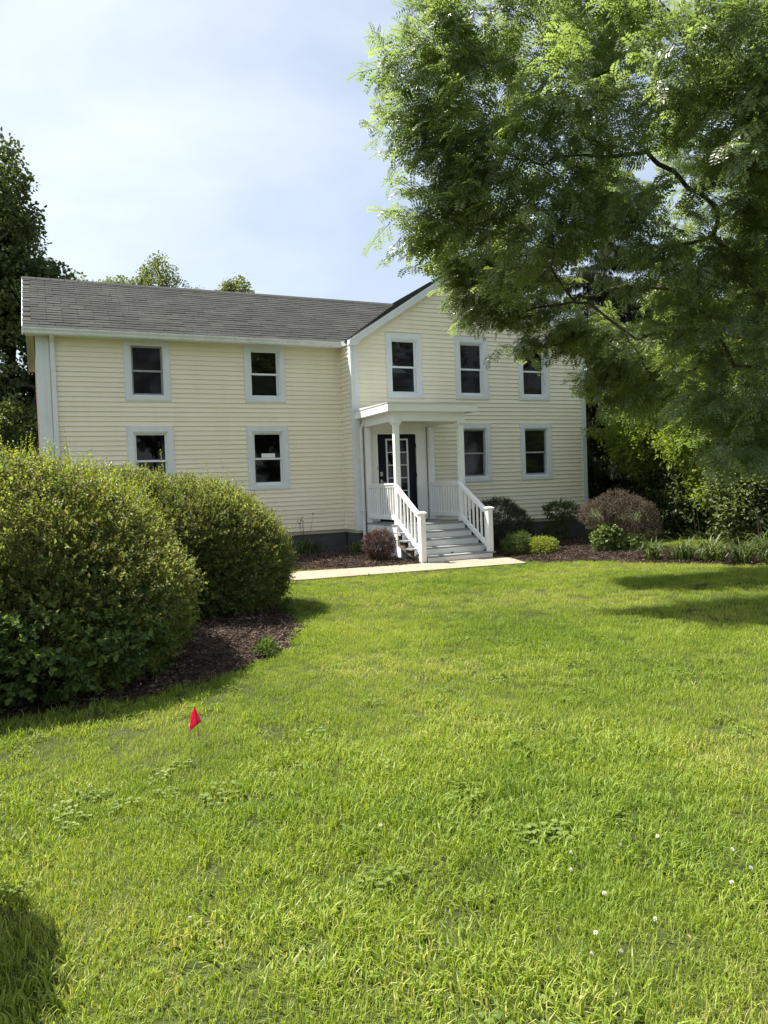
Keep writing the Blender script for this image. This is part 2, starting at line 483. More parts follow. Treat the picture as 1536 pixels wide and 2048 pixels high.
def sheet(name, poly, z0, z1, mat, mound=0.0, res=0.22):
    """a bed or slab: fan of a polygon with a skirt; the beds get a lumpy, mounded top"""
    mb = MB(); P = np.array(poly)
    if mound <= 0:
        mb.prism([tuple(p) for p in P], z0, z1, 'z')
        return mb.build(name, mat)
    x0, y0 = P.min(0); x1, y1 = P.max(0)
    nx, ny = int((x1 - x0) / res) + 2, int((y1 - y0) / res) + 2
    X, Y = np.meshgrid(np.linspace(x0, x1, nx), np.linspace(y0, y1, ny), indexing='ij')
    E = []
    for i in range(len(P)):
        a, b = P[i], P[(i + 1) % len(P)]; ab = b - a
        t = np.clip(((X - a[0]) * ab[0] + (Y - a[1]) * ab[1]) / (ab @ ab), 0, 1)
        E.append(np.hypot(X - a[0] - t * ab[0], Y - a[1] - t * ab[1]))
    D = np.min(E, 0); ins = inside(P, X.ravel(), Y.ravel()).reshape(X.shape)
    Z = np.where(ins, z1 + mound * np.clip(D / 0.9, 0, 1) + 0.008 * np.sin(7 * X + 3 * Y) * np.cos(5 * Y), z1 - 0.06)
    # pull outside vertices onto the outline so the edge stays smooth
    out = ~ins; pts = np.stack([X, Y], -1)
    for (i, j) in zip(*np.where(out)):
        if D[i, j] < res * 1.5:
            best = None
            for q in range(len(P)):
                a, b = P[q], P[(q + 1) % len(P)]; ab = b - a
                t = min(max(((X[i, j] - a[0]) * ab[0] + (Y[i, j] - a[1]) * ab[1]) / (ab @ ab), 0), 1)
                c = a + t * ab; dd = np.hypot(*(c - pts[i, j]))
                if best is None or dd < best[0]: best = (dd, c)
            X[i, j], Y[i, j] = best[1]; Z[i, j] = z1 - 0.004
    keep = D < res * 1.5; keep |= ins
    vs = [(X[i, j], Y[i, j], Z[i, j]) for i in range(nx) for j in range(ny)]
    fs = []
    for i in range(nx - 1):
        for j in range(ny - 1):
            q = [(i, j), (i + 1, j), (i + 1, j + 1), (i, j + 1)]
            if all(keep[a] for a in q) and any(ins[a] for a in q): fs.append(tuple(a * ny + b for a, b in q))
    used = sorted({k for f in fs for k in f}); mpx = {k: i for i, k in enumerate(used)}
    mb.add([vs[k] for k in used], [tuple(mpx[k] for k in f) for f in fs])
    return mb.build(name, mat, smooth=True)


def ground_material():
    m, nt, p, out = new_mat('lawn_soil')
    a = noise(nt, 0.55, 4, 0.6); b = noise(nt, 28, 4, 0.65)
    f = mul_add(nt, a.outputs['Fac'], b.outputs['Fac'], 0.45, 0.55)
    r = ramp(nt, [(0.3, (0.024, 0.030, 0.011)), (0.5, (0.050, 0.064, 0.018)), (0.72, (0.095, 0.105, 0.036))])
    nt.links.new(f, r.inputs[0]); nt.links.new(r.outputs[0], p.inputs['Base Color']); p.inputs['Roughness'].default_value = 0.95
    p.inputs['Specular IOR Level'].default_value = 0.1
    bp = nt.nodes.new('ShaderNodeBump'); bp.inputs['Strength'].default_value = 0.8; bp.inputs['Distance'].default_value = 0.03
    nt.links.new(b.outputs['Fac'], bp.inputs['Height']); nt.links.new(bp.outputs[0], p.inputs['Normal'])
    return m


g = MB(); g.add([(-400, -400, 0), (400, -400, 0), (400, 400, 0), (-400, 400, 0)], [(0, 1, 2, 3)])
tag(g.build('ground', ground_material()), kind='structure')
tag(sheet('path', PATH, -0.05, 0.028, M['concrete']), kind='structure')
tag(sheet('mulch_bed', BED_L, -0.05, 0.012, M['soil'], 0.11), kind='structure')
tag(sheet('mulch_bed', BED_R, -0.05, 0.012, M['soil'], 0.06), kind='structure')
tag(sheet('mulch_bed', BED_H, -0.05, 0.012, M['soil'], 0.05), kind='structure')

# ------------------------------------------------------------------ house
YL, YR = 16.576, 15.88                 # front of the wing, front of the gable
XG, XR = 6.443, 13.09                  # gable side walls
XL = -0.10
ZS, ZE = 0.582, 4.90                   # bottom of the siding, eaves
CO = 0.1022
house = empty('house', (6.4, 16.2, 0), 'cream two-storey clapboard house with grey shingle roof and white front porch', 'house')
HB = Vector((6.4, 16.2, 0))


def hp(o):
    """make o a part of the house, keeping its place"""
    o.parent = house; o.location = o.location - HB
    return o


def part(mb, name, mats, parent=None, smooth=False):
    o = mb.build(name, mats, smooth=smooth)
    if parent is None: hp(o)
    else: o.parent = parent
    return o


def wall_boxes(mb, axis, d0, d1, a0, a1, z0, z1, holes):
    xs = sorted({a0, a1} | {h for q in holes for h in (q[0], q[1])}); zs = sorted({z0, z1} | {h for q in holes for h in (q[2], q[3])})
    for i in range(len(xs) - 1):
        for j in range(len(zs) - 1):
            cx, cz = (xs[i] + xs[i + 1]) / 2, (zs[j] + zs[j + 1]) / 2
            if any(q[0] < cx < q[1] and q[2] < cz < q[3] for q in holes): continue
            if axis == 'y': mb.box(xs[i], xs[i + 1], d0, d1, zs[j], zs[j + 1])
            else: mb.box(d0, d1, xs[i], xs[i + 1], zs[j], zs[j + 1])


WL = [(1.565, 2.480, 3.585, 4.880), (4.128, 5.046, 3.585, 4.880), (1.556, 2.490, 1.600, 3.016), (4.125, 5.062, 1.600, 3.016)]
WR = [(7.334, 8.246, 3.640, 5.132), (9.189, 10.092, 3.640, 5.132), (11.033, 11.957, 3.640, 5.132), (9.195, 10.114, 1.606, 3.022), (11.027, 11.969, 1.606, 3.022)]
DOOR = (6.98, 8.07, 0.72, 2.84)
CW = 0.105                              # casing width


def op(w): return (w[0] + CW, w[1] - CW, w[2] + CW * 0.8, w[3] - CW)


GS = 0.640                              # roof pitch
XA = (XG + XR) / 2
APEX = ZE + 0.02 + (XA - XG) * GS


def boards(wall, axis, plane, a0f, a1f, z0, z1, holes, sgn=-1, name='siding_board'):
    """one board per course and run; sgn: outward direction along the axis"""
    n = int(round((z1 - z0) / CO))
    for k in range(n):
        za, zb = z0 + k * CO, min(z0 + (k + 1) * CO, z1)
        lo, hi = max(a0f(za), a0f(za)), a1f(za)
        lo2, hi2 = a0f(zb), a1f(zb)
        cuts = [(h[0] - 0.05, h[1] + 0.05) for h in holes if h[2] < zb - 0.002 and h[3] > za + 0.002]
        runs = []; s = lo
        for c in sorted(cuts):
            if c[0] > s + 0.02: runs.append((s, c[0]))
            s = max(s, c[1])
        if s < hi - 0.02: runs.append((s, hi))
        split = []
        for (p, q) in runs:
            if q - p > 3.4 and (k // 2) % 2 == 0:
                cseam = p + 1.2 + ((k // 2) * 1.37) % (q - p - 2.0); split += [(p, cseam, 0.0), (cseam - 0.02, q, -0.0016)]
            else: split.append((p, q, 0.0))
        for (p, q, sj) in split:
            p2 = lo2 if p == lo else p; q2 = hi2 if q == hi else q
            if q2 - p2 < 0.01: p2 = q2 = (p2 + q2) / 2
            ob, ot = plane + sgn * 0.0235, plane + sgn * 0.003   # bottom lip stands proud
            j = rnd.uniform(-0.0008, 0.0008)
            ob += j - sgn * sj
            def V(a, d, z): return (a, d, z) if axis == 'y' else (d, a, z)
            vs = [V(p, ob, za + 0.001), V(q, ob, za + 0.001), V(q, plane, za + 0.001), V(p, plane, za + 0.001),
                  V(p2, ot, zb), V(q2, ot, zb), V(q2, plane, zb), V(p2, plane, zb)]
            if (axis == 'y') == (sgn > 0):
                vs = [vs[i] for i in (1, 0, 3, 2, 5, 4, 7, 6)]
            b = MB(); b.hexa(vs); b.build(name, M['siding'], wall)


# walls ------------------------------------------------------------
wb = MB(); wall_boxes(wb, 'y', YL + 0.001, YL + 0.10, XL, XG - 0.001, 0.5, ZE, [op(w) for w in WL])
wall_wing = part(wb, 'wall', M['sheath'])
wall_wing.location = -HB
boards(wall_wing, 'y', YL, lambda z: 0.115, lambda z: XG - 0.03, ZS, ZE + 0.03, [op(w) for w in WL])

wb = MB(); wall_boxes(wb, 'y', YR + 0.001, YR + 0.10, XG + 0.001, XR - 0.001, 0.5, ZE + 0.02, [op(w) for w in WR if w[3] < ZE] + [(op(w)[0], op(w)[1], op(w)[2], ZE + 0.02) for w in WR if w[3] > ZE] + [DOOR])
up = [(op(w)[0], op(w)[1], ZE, op(w)[3]) for w in WR if w[3] > ZE]
# gable triangle above the eaves, in slices so the window heads stay open
zz = ZE + 0.02
while zz < APEX - 0.02:
    z2 = min(zz + 0.12, APEX)
    l0 = XG + max(0, (zz - ZE - 0.02) / GS); r0 = XR - max(0, (zz - ZE - 0.02) / GS); l1 = XG + (z2 - ZE - 0.02) / GS; r1 = XR - (z2 - ZE - 0.02) / GS
    segs = [(l1, r1)]
    for h in sorted(up):
        if h[3] > zz + 0.005:
            segs = [s for q in segs for s in ((q[0], min(q[1], h[0])), (max(q[0], h[1]), q[1])) if s[1] > s[0] + 0.01]
    for s in segs: wb.box(s[0], s[1], YR + 0.001, YR + 0.10, zz, z2)
    zz = z2
wall_gable = part(wb, 'wall', M['sheath']); wall_gable.location = -HB
hol = [op(w) for w in WR] + [(6.69, 8.44, 0.5, 3.12)]
boards(wall_gable, 'y', YR, lambda z: XG + 0.16 if z < ZE - 0.05 else XG + max(0.0, (z - ZE - 0.02) / GS) + 0.10,
       lambda z: XR - 0.11 if z < ZE - 0.05 else XR - max(0.0, (z - ZE - 0.02) / GS) - 0.10, ZS, APEX - 0.10, hol)

wb = MB(); wb.box(XG + 0.001, XG + 0.10, YR + 0.10, 24.0, 0.5, ZE)
wall_return = part(wb, 'wall', M['sheath']); wall_return.location = -HB
boards(wall_return, 'x', XG, lambda z: YR + 0.10, lambda z: YL - 0.03, ZS, ZE + 0.0, [], -1)
ic = MB(); ic.box(XG - 0.036, XG - 0.002, YL - 0.036, YL - 0.002, ZS - 0.01, ZE); part(ic, 'corner_post', M['siding']).location = -HB

# end wall of the wing, slightly out of square, bare brown boards; plus the hidden back walls
e = MB(); SK = -0.10
e.hexa([(XL, YL + 0.10, 0.3), (XL + 0.1, YL + 0.10, 0.3), (XL + 0.1 + SK, 21.2, 0.3), (XL + SK, 21.2, 0.3),
        (XL, YL + 0.10, ZE), (XL + 0.1, YL + 0.10, ZE), (XL + 0.1 + SK, 21.2, ZE), (XL + SK, 21.2, ZE)])
e.prism([(YL + 0.1, ZE), (21.2, ZE), (18.9, 6.45)], XL - 0.06, XL + 0.04, 'x')
wall_end = part(e, 'wall', M['brownwood']); wall_end.location = -HB
b = MB(); b.box(XL, XG, 21.1, 21.2, 0.3, ZE); b.box(XG, XR, 23.9, 24.0, 0.3, ZE); b.box(XR - 0.10, XR - 0.001, YR + 0.10, 24.0, 0.3, ZE)
part(b, 'wall', M['sheath']).location = -HB
ib = MB(); ib.box(XL + 0.05, XG, YL + 0.12, 21.1, 3.2, 3.3); ib.box(XG + 0.1, XR - 0.1, YR + 0.12, 23.9, 3.2, 3.3)
ib.box(XL + 0.05, XG, YL + 0.12, 21.1, 0.66, 0.70); ib.box(XG + 0.1, XR - 0.1, YR + 0.12, 23.9, 0.66, 0.70)
ib.box(XL + 0.05, XG, 19.6, 19.7, 0.7, 4.85); ib.box(XG + 0.1, XR - 0.1, 19.6, 19.7, 0.7, 4.85)
ib.box(XL + 0.1, XG, YL + 0.12, 21.1, 4.86, 4.89)
part(ib, 'interior', M['room']).location = -HB

# foundation: block courses
fb = MB()
fb.box(XL + 0.03, XG - 0.0, YL + 0.035, 21.0, -0.2, ZS + 0.02); fb.box(XG + 0.035, XR - 0.035, YR + 0.035, 23.8, -0.2, ZS + 0.02)
fnd = part(fb, 'foundation', M['found']); fnd.location = -HB
for row in range(3):
    z0 = ZS - 0.195 * (row + 1) - 0.0
    x = XL + 0.05 - (row % 2) * 0.2
    while x < XG - 0.1:
        bb = MB(); bb.box(max(x, XL + 0.05) + 0.004, min(x + 0.4, XG - 0.02) - 0.004, YL + 0.027 + rnd.uniform(0, 0.005), YL + 0.034, z0 + 0.004, z0 + 0.191)
        bb.build('foundation_block', M['found'], fnd); x += 0.4
    x = XG + 0.05 - (row % 2) * 0.2
    while x < XR - 0.1:
        if not (6.5 < x < 8.0):
            bb = MB(); bb.box(max(x, XG + 0.05) + 0.004, min(x + 0.4, XR - 0.05) - 0.004, YR + 0.027 + rnd.uniform(0, 0.005), YR + 0.034, z0 + 0.004, z0 + 0.191)
            bb.build('foundation_block', M['found'], fnd)
        x += 0.4

# corner boards
def cpart(mb, name, mat): 
    o = part(mb, name, mat); o.location = -HB; return o


c = MB(); c.box(XL - 0.028, 0.115, YL - 0.032, YL - 0.001, ZS - 0.02, ZE); c.box(XL - 0.028, XL - 0.002, YL - 0.001, YL + 0.10, ZS - 0.02, ZE)
c.box(0.012, 0.022, YL - 0.040, YL - 0.032, ZS - 0.02, ZE); cpart(c, 'corner_board', M['trim'])
c = MB(); c.box(XG - 0.026, XG + 0.16, YR - 0.032, YR - 0.001, ZS - 0.02, ZE); c.box(XG - 0.026, XG - 0.001, YR - 0.001, YR + 0.105, ZS - 0.02, ZE)
c.box(XG + 0.03, XG + 0.04, YR - 0.040, YR - 0.032, ZS - 0.02, ZE); cpart(c, 'corner_board', M['trim'])
c = MB(); c.box(XR - 0.11, XR + 0.026, YR - 0.032, YR - 0.001, ZS - 0.02, ZE + 0.05); c.box(XR + 0.001, XR + 0.026, YR - 0.001, YR + 0.105, ZS - 0.02, ZE); cpart(c, 'corner_board', M['trim'])

# windows -----------------------------------------------------------
def window(w, y, screen=0, extra=None, full=True):
    x0, x1, z0, z1 = w
    yo = y - 0.036
    m = MB(); d = 0.018
    m.prism([(x0, z0), (x1, z0), (x1 - CW, z0 + CW * 0.8), (x0 + CW, z0 + CW * 0.8)], yo, y - 0.001)
    m.prism([(x0, z1), (x0 + CW, z1 - CW), (x1 - CW, z1 - CW), (x1, z1)], yo + 0.002, y - 0.001)
    m.prism([(x0, z0), (x0 + CW, z0 + CW * 0.8), (x0 + CW, z1 - CW), (x0, z1)], yo + 0.001, y - 0.001)
    m.prism([(x1, z0), (x1, z1), (x1 - CW, z1 - CW), (x1 - CW, z0 + CW * 0.8)], yo + 0.001, y - 0.001)
    # thin outer lip all round
    for (a, b, c2, d2) in ((x0 - d, x0 - 0.001, z0 - d, z1 + d), (x1 + 0.001, x1 + d, z0 - d, z1 + d)): m.box(a, b, yo + 0.004, y - 0.002, c2, d2)
    m.box(x0, x1, yo + 0.004, y - 0.002, z0 - d, z0 - 0.001); m.box(x0, x1, yo + 0.004, y - 0.002, z1 + 0.001, z1 + d)
    win = part(m, 'window', M['trim']); win.location = -HB
    X0, X1, Z0, Z1 = op(w)
    zm = (Z0 + Z1) / 2 - 0.01
    fr = MB(); t = 0.030
    fr.box(X0, X0 + t, y - 0.012, y + 0.13, Z0, Z1); fr.box(X1 - t, X1, y - 0.012, y + 0.13, Z0, Z1)
    fr.box(X0 + t, X1 - t, y - 0.012, y + 0.13, Z1 - t, Z1); fr.box(X0 + t, X1 - t, y - 0.014, y + 0.13, Z0, Z0 + t)
    fr.build('window_frame', M['vinyl'], win)
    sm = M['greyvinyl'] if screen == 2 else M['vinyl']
    for (za, zb, ys) in ((zm - 0.018, Z1 - t, 0.040), (Z0 + t, zm + 0.018, 0.072)):
        ys = ys if za > zm - 0.1 else ys
        s = MB(); q = 0.036; xa, xb = X0 + t + 0.001, X1 - t - 0.001
        s.box(xa, xa + q, y + ys, y + ys + 0.03, za, zb); s.box(xb - q, xb, y + ys, y + ys + 0.03, za, zb)
        s.box(xa + q, xb - q, y + ys + 0.001, y + ys + 0.029, zb - q, zb); s.box(xa + q, xb - q, y + ys + 0.001, y + ys + 0.029, za, za + q * 1.15)
        s.build('sash', sm, win)
        p = MB(); p.box(xa + q, xb - q, y + ys + 0.012, y + ys + 0.016, za + q, zb - q)
        p.build('pane', M['screen'] if (screen == 2 or (screen == 1 and za < zm - 0.1)) else M['pane'], win)
    xa, xb = X0 + 0.03, X1 - 0.03
    if extra == 'blind':
        k = MB(); zc = Z1 - t - 0.02
        while zc > Z1 - 0.34:
            k.hexa([(xa, y + 0.15, zc - 0.02), (xb, y + 0.15, zc - 0.02), (xb, y + 0.152, zc - 0.02), (xa, y + 0.152, zc - 0.02),
                    (xa, y + 0.165, zc), (xb, y + 0.165, zc), (xb, y + 0.167, zc), (xa, y + 0.167, zc)]); zc -= 0.024
        k.box(xb - 0.10, xb - 0.095, y + 0.14, y + 0.145, Z0 + 0.5, Z1 - 0.3)
        k.build('blind', M['blind'], win)
    if extra == 'curtain':
        k = MB(); pts = 22
        for i in range(pts):
            u0, u1 = i / pts, (i + 1) / pts
            f0, f1 = 0.012 * math.sin(26 * u0), 0.012 * math.sin(26 * u1)
            a, b_ = xa + (xb - xa) * u0, xa + (xb - xa) * u1
            h0, h1 = Z1 - 0.33 - 0.015 * math.sin(9 * u0), Z1 - 0.33 - 0.015 * math.sin(9 * u1)
            k.hexa([(a, y + 0.15 + f0, h0), (b_, y + 0.15 + f1, h1), (b_, y + 0.153 + f1, h1), (a, y + 0.153 + f0, h0),
                    (a, y + 0.15 + f0, Z1 - 0.22), (b_, y + 0.15 + f1, Z1 - 0.22), (b_, y + 0.153 + f1, Z1 - 0.22), (a, y + 0.153 + f0, Z1 - 0.22)])
        k.box(xa, xb, y + 0.17, y + 0.175, Z1 - 0.22, Z1 - 0.05)
        k.build('curtain', M['curtain'], win)
    if extra == 'paper':
        k = MB(); k.box(X0 + 0.22, X1 - 0.19, y + 0.050, y + 0.051, zm + 0.03, zm + 0.125); k.build('paper_sheet', M['paper'], win)
    return win


window(WL[0], YL, 2, 'curtain'); window(WL[1], YL, 1, 'curtain'); window(WL[2], YL, 0); window(WL[3], YL, 0, 'paper')
window(WR[0], YR, 1, 'blind'); window(WR[1], YR, 1, 'blind'); window(WR[2], YR, 1); window(WR[3], YR, 2); window(WR[4], YR, 2)

# roofs ---------------------------------------------------------------
RE_Y, RE_Z = 16.33, 4.985               # wing eave edge
RID_Y, RID_Z = 18.90, 4.985 + (18.90 - 16.33) * GS
rf = MB()
XRW = XA                               # the wing roof runs into the gable roof
th = 0.05


def slab(mb, p0, p1, p2, p3, t):
    n = np.cross(np.array(p1) - np.array(p0), np.array(p3) - np.array(p0)); n = n / np.linalg.norm(n)
    if n[2] < 0: n = -n
    lo = [tuple(np.array(p) - n * t) for p in (p0, p1, p2, p3)]
    mb.hexa(lo + [p0, p1, p2, p3])


XW0 = -0.33
slab(rf, (XW0, RE_Y, RE_Z), (XG - 0.02, RE_Y, RE_Z), (XA - 0.6, RID_Y, RID_Z), (XW0, RID_Y, RID_Z), th)
slab(rf, (XW0, 2 * RID_Y - RE_Y, RE_Z), (XW0, RID_Y, RID_Z), (XA - 0.6, RID_Y, RID_Z), (XG, 2 * RID_Y - RE_Y, RE_Z), th)
roof_wing = cpart(rf, 'roof', M['shingle0'])
# gable roof: eaves at x = XG-0.05 / XR+0.05
GX0, GX1, GY0 = XG - 0.06, XR + 0.06, YR - 0.13
GZ = 4.93
GAZ = GZ + (XA - GX0) * GS
rg = MB()
slab(rg, (GX0, 24.2, GZ), (GX0, GY0, GZ), (XA, GY0, GAZ), (XA, 24.2, GAZ), th)
slab(rg, (GX1, GY0, GZ), (GX1, 24.2, GZ), (XA, 24.2, GAZ), (XA, GY0, GAZ), th)
roof_gable = cpart(rg, 'roof', M['shingle0'])

# shingles: three-tab pieces, course by course; the nearest 300 are pieces of their own
TABW, EXP = 0.305, 0.142
cs, sn = 1 / math.hypot(1, GS), GS / math.hypot(1, GS)
slope_len = (RID_Y - RE_Y) / cs
tab_meshes = []
for k in range(4):
    for q in range(2):
        t = MB(); w = TABW - 0.010; l = EXP + 0.03
        t.hexa([(0, 0, 0.0), (w, 0, 0.0), (w, l, -0.004), (0, l, -0.004), (0, 0, 0.011 + 0.004 * q), (w, 0, 0.011 + 0.004 * q), (w, l, 0.001), (0, l, 0.001)])
        tab_meshes.append(t.mesh('shingle', SH[k]))
tabs = []
nrow = int(slope_len / EXP)
for r_ in range(nrow + 1):
    s0 = r_ * EXP - 0.012
    if s0 + EXP > slope_len + 0.05: break
    y0, z0 = RE_Y + s0 * cs, RE_Z + s0 * sn
    xmax = GX0 + (z0 - GZ) / GS + 0.05            # valley
    x = XW0 - 0.01 - rnd.choice((0, 0.15)) + (r_ % 2) * 0.1525
    while x < xmax:
        xs = max(x, XW0 - 0.012)
        tabs.append((xs, y0, z0, min(x + TABW, xmax + 0.02) - xs, r_)); x += TABW
tabs.sort(key=lambda a: math.hypot(a[0], a[1]))
tilt = math.atan(GS)
stuffb = MB()
for i, (x, y, z, w, r_) in enumerate(tabs):
    if w < 0.04: continue
    k = rnd.choice((0, 0, 0, 1, 1, 2, 3, 3)); lift = rnd.uniform(0.001, 0.0035); ww = w - 0.008
    if i < 300:
        put('shingle', tab_meshes[k * 2 + rnd.randint(0, 1)], roof_wing, (x, y - lift * sn, z + lift * cs), (tilt + rnd.uniform(-0.004, 0.002), 0, rnd.uniform(-0.004, 0.004)), (w / TABW, 1, 1))
    else:
        l = EXP + 0.03
        def P(a, s, h): return (x + a, y + s * cs - (h + lift) * sn, z + s * sn + (h + lift) * cs)
        stuffb.hexa([P(0, 0, 0), P(ww, 0, 0), P(ww, l, -0.004), P(0, l, -0.004), P(0, 0, 0.013), P(ww, 0, 0.013), P(ww, l, 0.001), P(0, l, 0.001)], k)
# gable roof's near slope, seen edge-on: courses parallel to its eave
slg = (XA - GX0) / cs
for r_ in range(int(slg / EXP) + 1):
    s0 = r_ * EXP - 0.01; x0, z0 = GX0 + s0 * cs, GZ + s0 * sn
    yv = min(RE_Y + max(0.0, (z0 - RE_Z)) / GS + 0.1, RID_Y + 2.2); y = GY0 - 0.012 - (r_ % 2) * 0.15
    if r_ * EXP > slg: break
    yend = yv if z0 < RID_Z - 0.05 else 24.0
    while y < yend:
        ya = max(y, GY0 - 0.012); wy = min(y + TABW, yend) - ya - 0.008; k = rnd.choice((0, 0, 1, 2, 3)); l = EXP + 0.03; lift = rnd.uniform(0.001, 0.004)
        if wy > 0.03:
            def P(b_, s, h): return (x0 + s * cs - (h + lift) * sn, ya + b_, z0 + s * sn + (h + lift) * cs)
            stuffb.hexa([P(wy, 0, 0), P(0, 0, 0), P(0, l, -0.004), P(wy, l, -0.004), P(wy, 0, 0.013), P(0, 0, 0.013), P(0, l, 0.001), P(wy, l, 0.001)], k)
        y += TABW
tag(stuffb.build('shingle', SH, roof_wing), kind='stuff')
rc = MB(); x = XW0 - 0.02
while x < XA - 1.0:
    rc.prism([(RID_Y - 0.13, RID_Z - 0.072), (RID_Y, RID_Z + 0.012), (RID_Y + 0.13, RID_Z - 0.072), (RID_Y + 0.13, RID_Z - 0.06), (RID_Y, RID_Z + 0.026), (RID_Y - 0.13, RID_Z - 0.06)], x, x + 0.29, 'x'); x += 0.30
rc.build('ridge_cap', M['shingle3'], roof_wing)

# fascia, gutter, soffits
gt = MB()
prof = [(RE_Y - 0.005, 4.835), (RE_Y - 0.085, 4.835), (RE_Y - 0.10, 4.86), (RE_Y - 0.10, 4.885), (RE_Y - 0.125, 4.925), (RE_Y - 0.128, 4.957), (RE_Y - 0.118, 4.957), (RE_Y - 0.112, 4.93), (RE_Y - 0.09, 4.893), (RE_Y - 0.088, 4.848), (RE_Y - 0.018, 4.848), (RE_Y - 0.018, 4.955), (RE_Y - 0.005, 4.955)]
gt.prism(prof, XW0 - 0.005, XG - 0.12, 'x'); gtr = cpart(gt, 'gutter', M['gutter'])
gm = MB()       # mitred return of the gutter along the gable's side
gm.hexa([(XG - 0.12, RE_Y - 0.128, 4.845), (XG - 0.03, RE_Y - 0.30, 4.845), (XG - 0.002, RE_Y - 0.30, 4.845), (XG - 0.005, RE_Y - 0.01, 4.845),
         (XG - 0.12, RE_Y - 0.128, 4.955), (XG - 0.03, RE_Y - 0.30, 4.955), (XG - 0.002, RE_Y - 0.30, 4.955), (XG - 0.005, RE_Y - 0.01, 4.955)])
cpart(gm, 'gutter', M['gutter'])
fz = MB(); fz.box(XW0, XG - 0.03, RE_Y + 0.0, RE_Y + 0.02, 4.85, 4.965); fz.box(XW0, XG - 0.03, RE_Y - 0.012, RE_Y + 0.001, 4.956, 4.992)
cpart(fz, 'fascia', M['trim'])
sf = MB(); sf.box(XW0 + 0.02, XG - 0.03, RE_Y + 0.02, YL - 0.002, 4.85, 4.862); sfo = cpart(sf, 'soffit', M['trim'])
# rake overhang of the wing: barge board and soffit panels
bg_ = MB()
for sgn in (1, -1):
    ya = RID_Y - sgn * (RID_Y - RE_Y + 0.0)
    bg_.add([(XW0 - 0.025, ya, RE_Z - 0.17), (XW0 - 0.025, RID_Y, RID_Z - 0.17), (XW0 - 0.025, RID_Y, RID_Z + 0.004), (XW0 - 0.025, ya, RE_Z + 0.004),
             (XW0 - 0.002, ya, RE_Z - 0.17), (XW0 - 0.002, RID_Y, RID_Z - 0.17), (XW0 - 0.002, RID_Y, RID_Z + 0.004), (XW0 - 0.002, ya, RE_Z + 0.004)],
            [(0, 1, 2, 3), (7, 6, 5, 4), (0, 4, 5, 1), (3, 2, 6, 7), (0, 3, 7, 4), (1, 5, 6, 2)])
cpart(bg_, 'barge_board', M['trim'])
for sgn in (1, -1):
    s = 0.0
    while s < 2.5:
        y0 = RID_Y - sgn * (RID_Y - RE_Y - s); y1 = RID_Y - sgn * (RID_Y - RE_Y - min(s + 0.155, 2.55))
        z0_, z1_ = RE_Z - 0.10 + s * GS, RE_Z - 0.10 + min(s + 0.155, 2.55) * GS
        m_ = MB(); m_.hexa([(XW0, y0, z0_ - 0.008), (XL + 0.0, y0, z0_ - 0.008), (XL + 0.0, y1, z1_ - 0.008), (XW0, y1, z1_ - 0.008), (XW0, y0, z0_ + 0.008), (XL, y0, z0_ + 0.008), (XL, y1, z1_), (XW0, y1, z1_)])
        m_.build('soffit_panel', M['siding'], sfo); s += 0.16
# gable rakes
for sg in (-1, 1):
    rk = MB()
    xe = GX0 if sg < 0 else GX1
    def Q(x, y, dz): return (x, y, GZ + abs(x - xe) * GS + dz)
    for (ya, yb, za, zb) in ((GY0 - 0.022, GY0 - 0.001, -0.165, 0.004), (GY0 - 0.034, GY0 - 0.022, -0.055, 0.012)):
        rk.hexa([Q(xe, ya, za), Q(XA, ya, za), Q(XA, yb, za), Q(xe, yb, za), Q(xe, ya, zb), Q(XA, ya, zb), Q(XA, yb, zb), Q(xe, yb, zb)])
    rko = cpart(rk, 'rake_board', M['trim'])
    so = MB(); so.hexa([Q(xe, GY0, -0.15), Q(XA, GY0, -0.15), Q(XA, YR - 0.002, -0.15), Q(xe, YR - 0.002, -0.15), Q(xe, GY0, -0.138), Q(XA, GY0, -0.138), Q(XA, YR - 0.002, -0.138), Q(xe, YR - 0.002, -0.138)])
    so.build('rake_soffit', M['trim'], rko)
    # boxed eave return
    a, b2 = (xe - 0.02, xe + 0.22) if sg < 0 else (xe - 0.22, xe + 0.02)
    rt = MB(); rt.box(a, b2, GY0 - 0.018, YR - 0.002, GZ - 0.115, GZ + 0.0); rt.prism([(xe, GZ), (xe - sg * 0.2, GZ), (xe - sg * 0.2, GZ + 0.12)] if sg < 0 else [(xe, GZ), (xe - 0.2, GZ + 0.12), (xe - 0.2, GZ)], GY0 - 0.016, YR - 0.004)
    rt.build('eave_return', M['trim'], rko)

# downspouts
ds = MB(); ds.box(0.135, 0.225, YL - 0.085, YL - 0.022, 0.16, 4.72)
ds.hexa([(0.135, RE_Y - 0.09, 4.84), (0.225, RE_Y - 0.09, 4.84), (0.225, RE_Y - 0.02, 4.84), (0.135, RE_Y - 0.02, 4.84), (0.135, YL - 0.085, 4.72), (0.225, YL - 0.085, 4.72), (0.225, YL - 0.022, 4.72), (0.135, YL - 0.022, 4.72)][4:] +
        [(0.135, RE_Y - 0.09, 4.84), (0.225, RE_Y - 0.09, 4.84), (0.225, RE_Y - 0.02, 4.84), (0.135, RE_Y - 0.02, 4.84)])
for z in (4.15, 2.75): ds.box(0.129, 0.231, YL - 0.089, YL - 0.018, z, z + 0.02)
cpart(ds, 'downspout', M['trim'])
dp = MB()
DX = 6.640
dp.tube([(DX - 0.02, 15.72, 3.13), (DX - 0.02, 15.72, 3.02), (DX - 0.05, 15.80, 2.90), (DX - 0.05, 15.81, 2.80), (DX - 0.05, 15.81, 0.25), (DX - 0.03, 15.76, 0.16), (DX, 15.62, 0.13)], [0.036] * 7, 8)
for z in (2.2, 1.0): dp.box(DX - 0.10, DX, 15.77, 15.855, z, z + 0.025)
cpart(dp, 'downspout', M['gutter'])

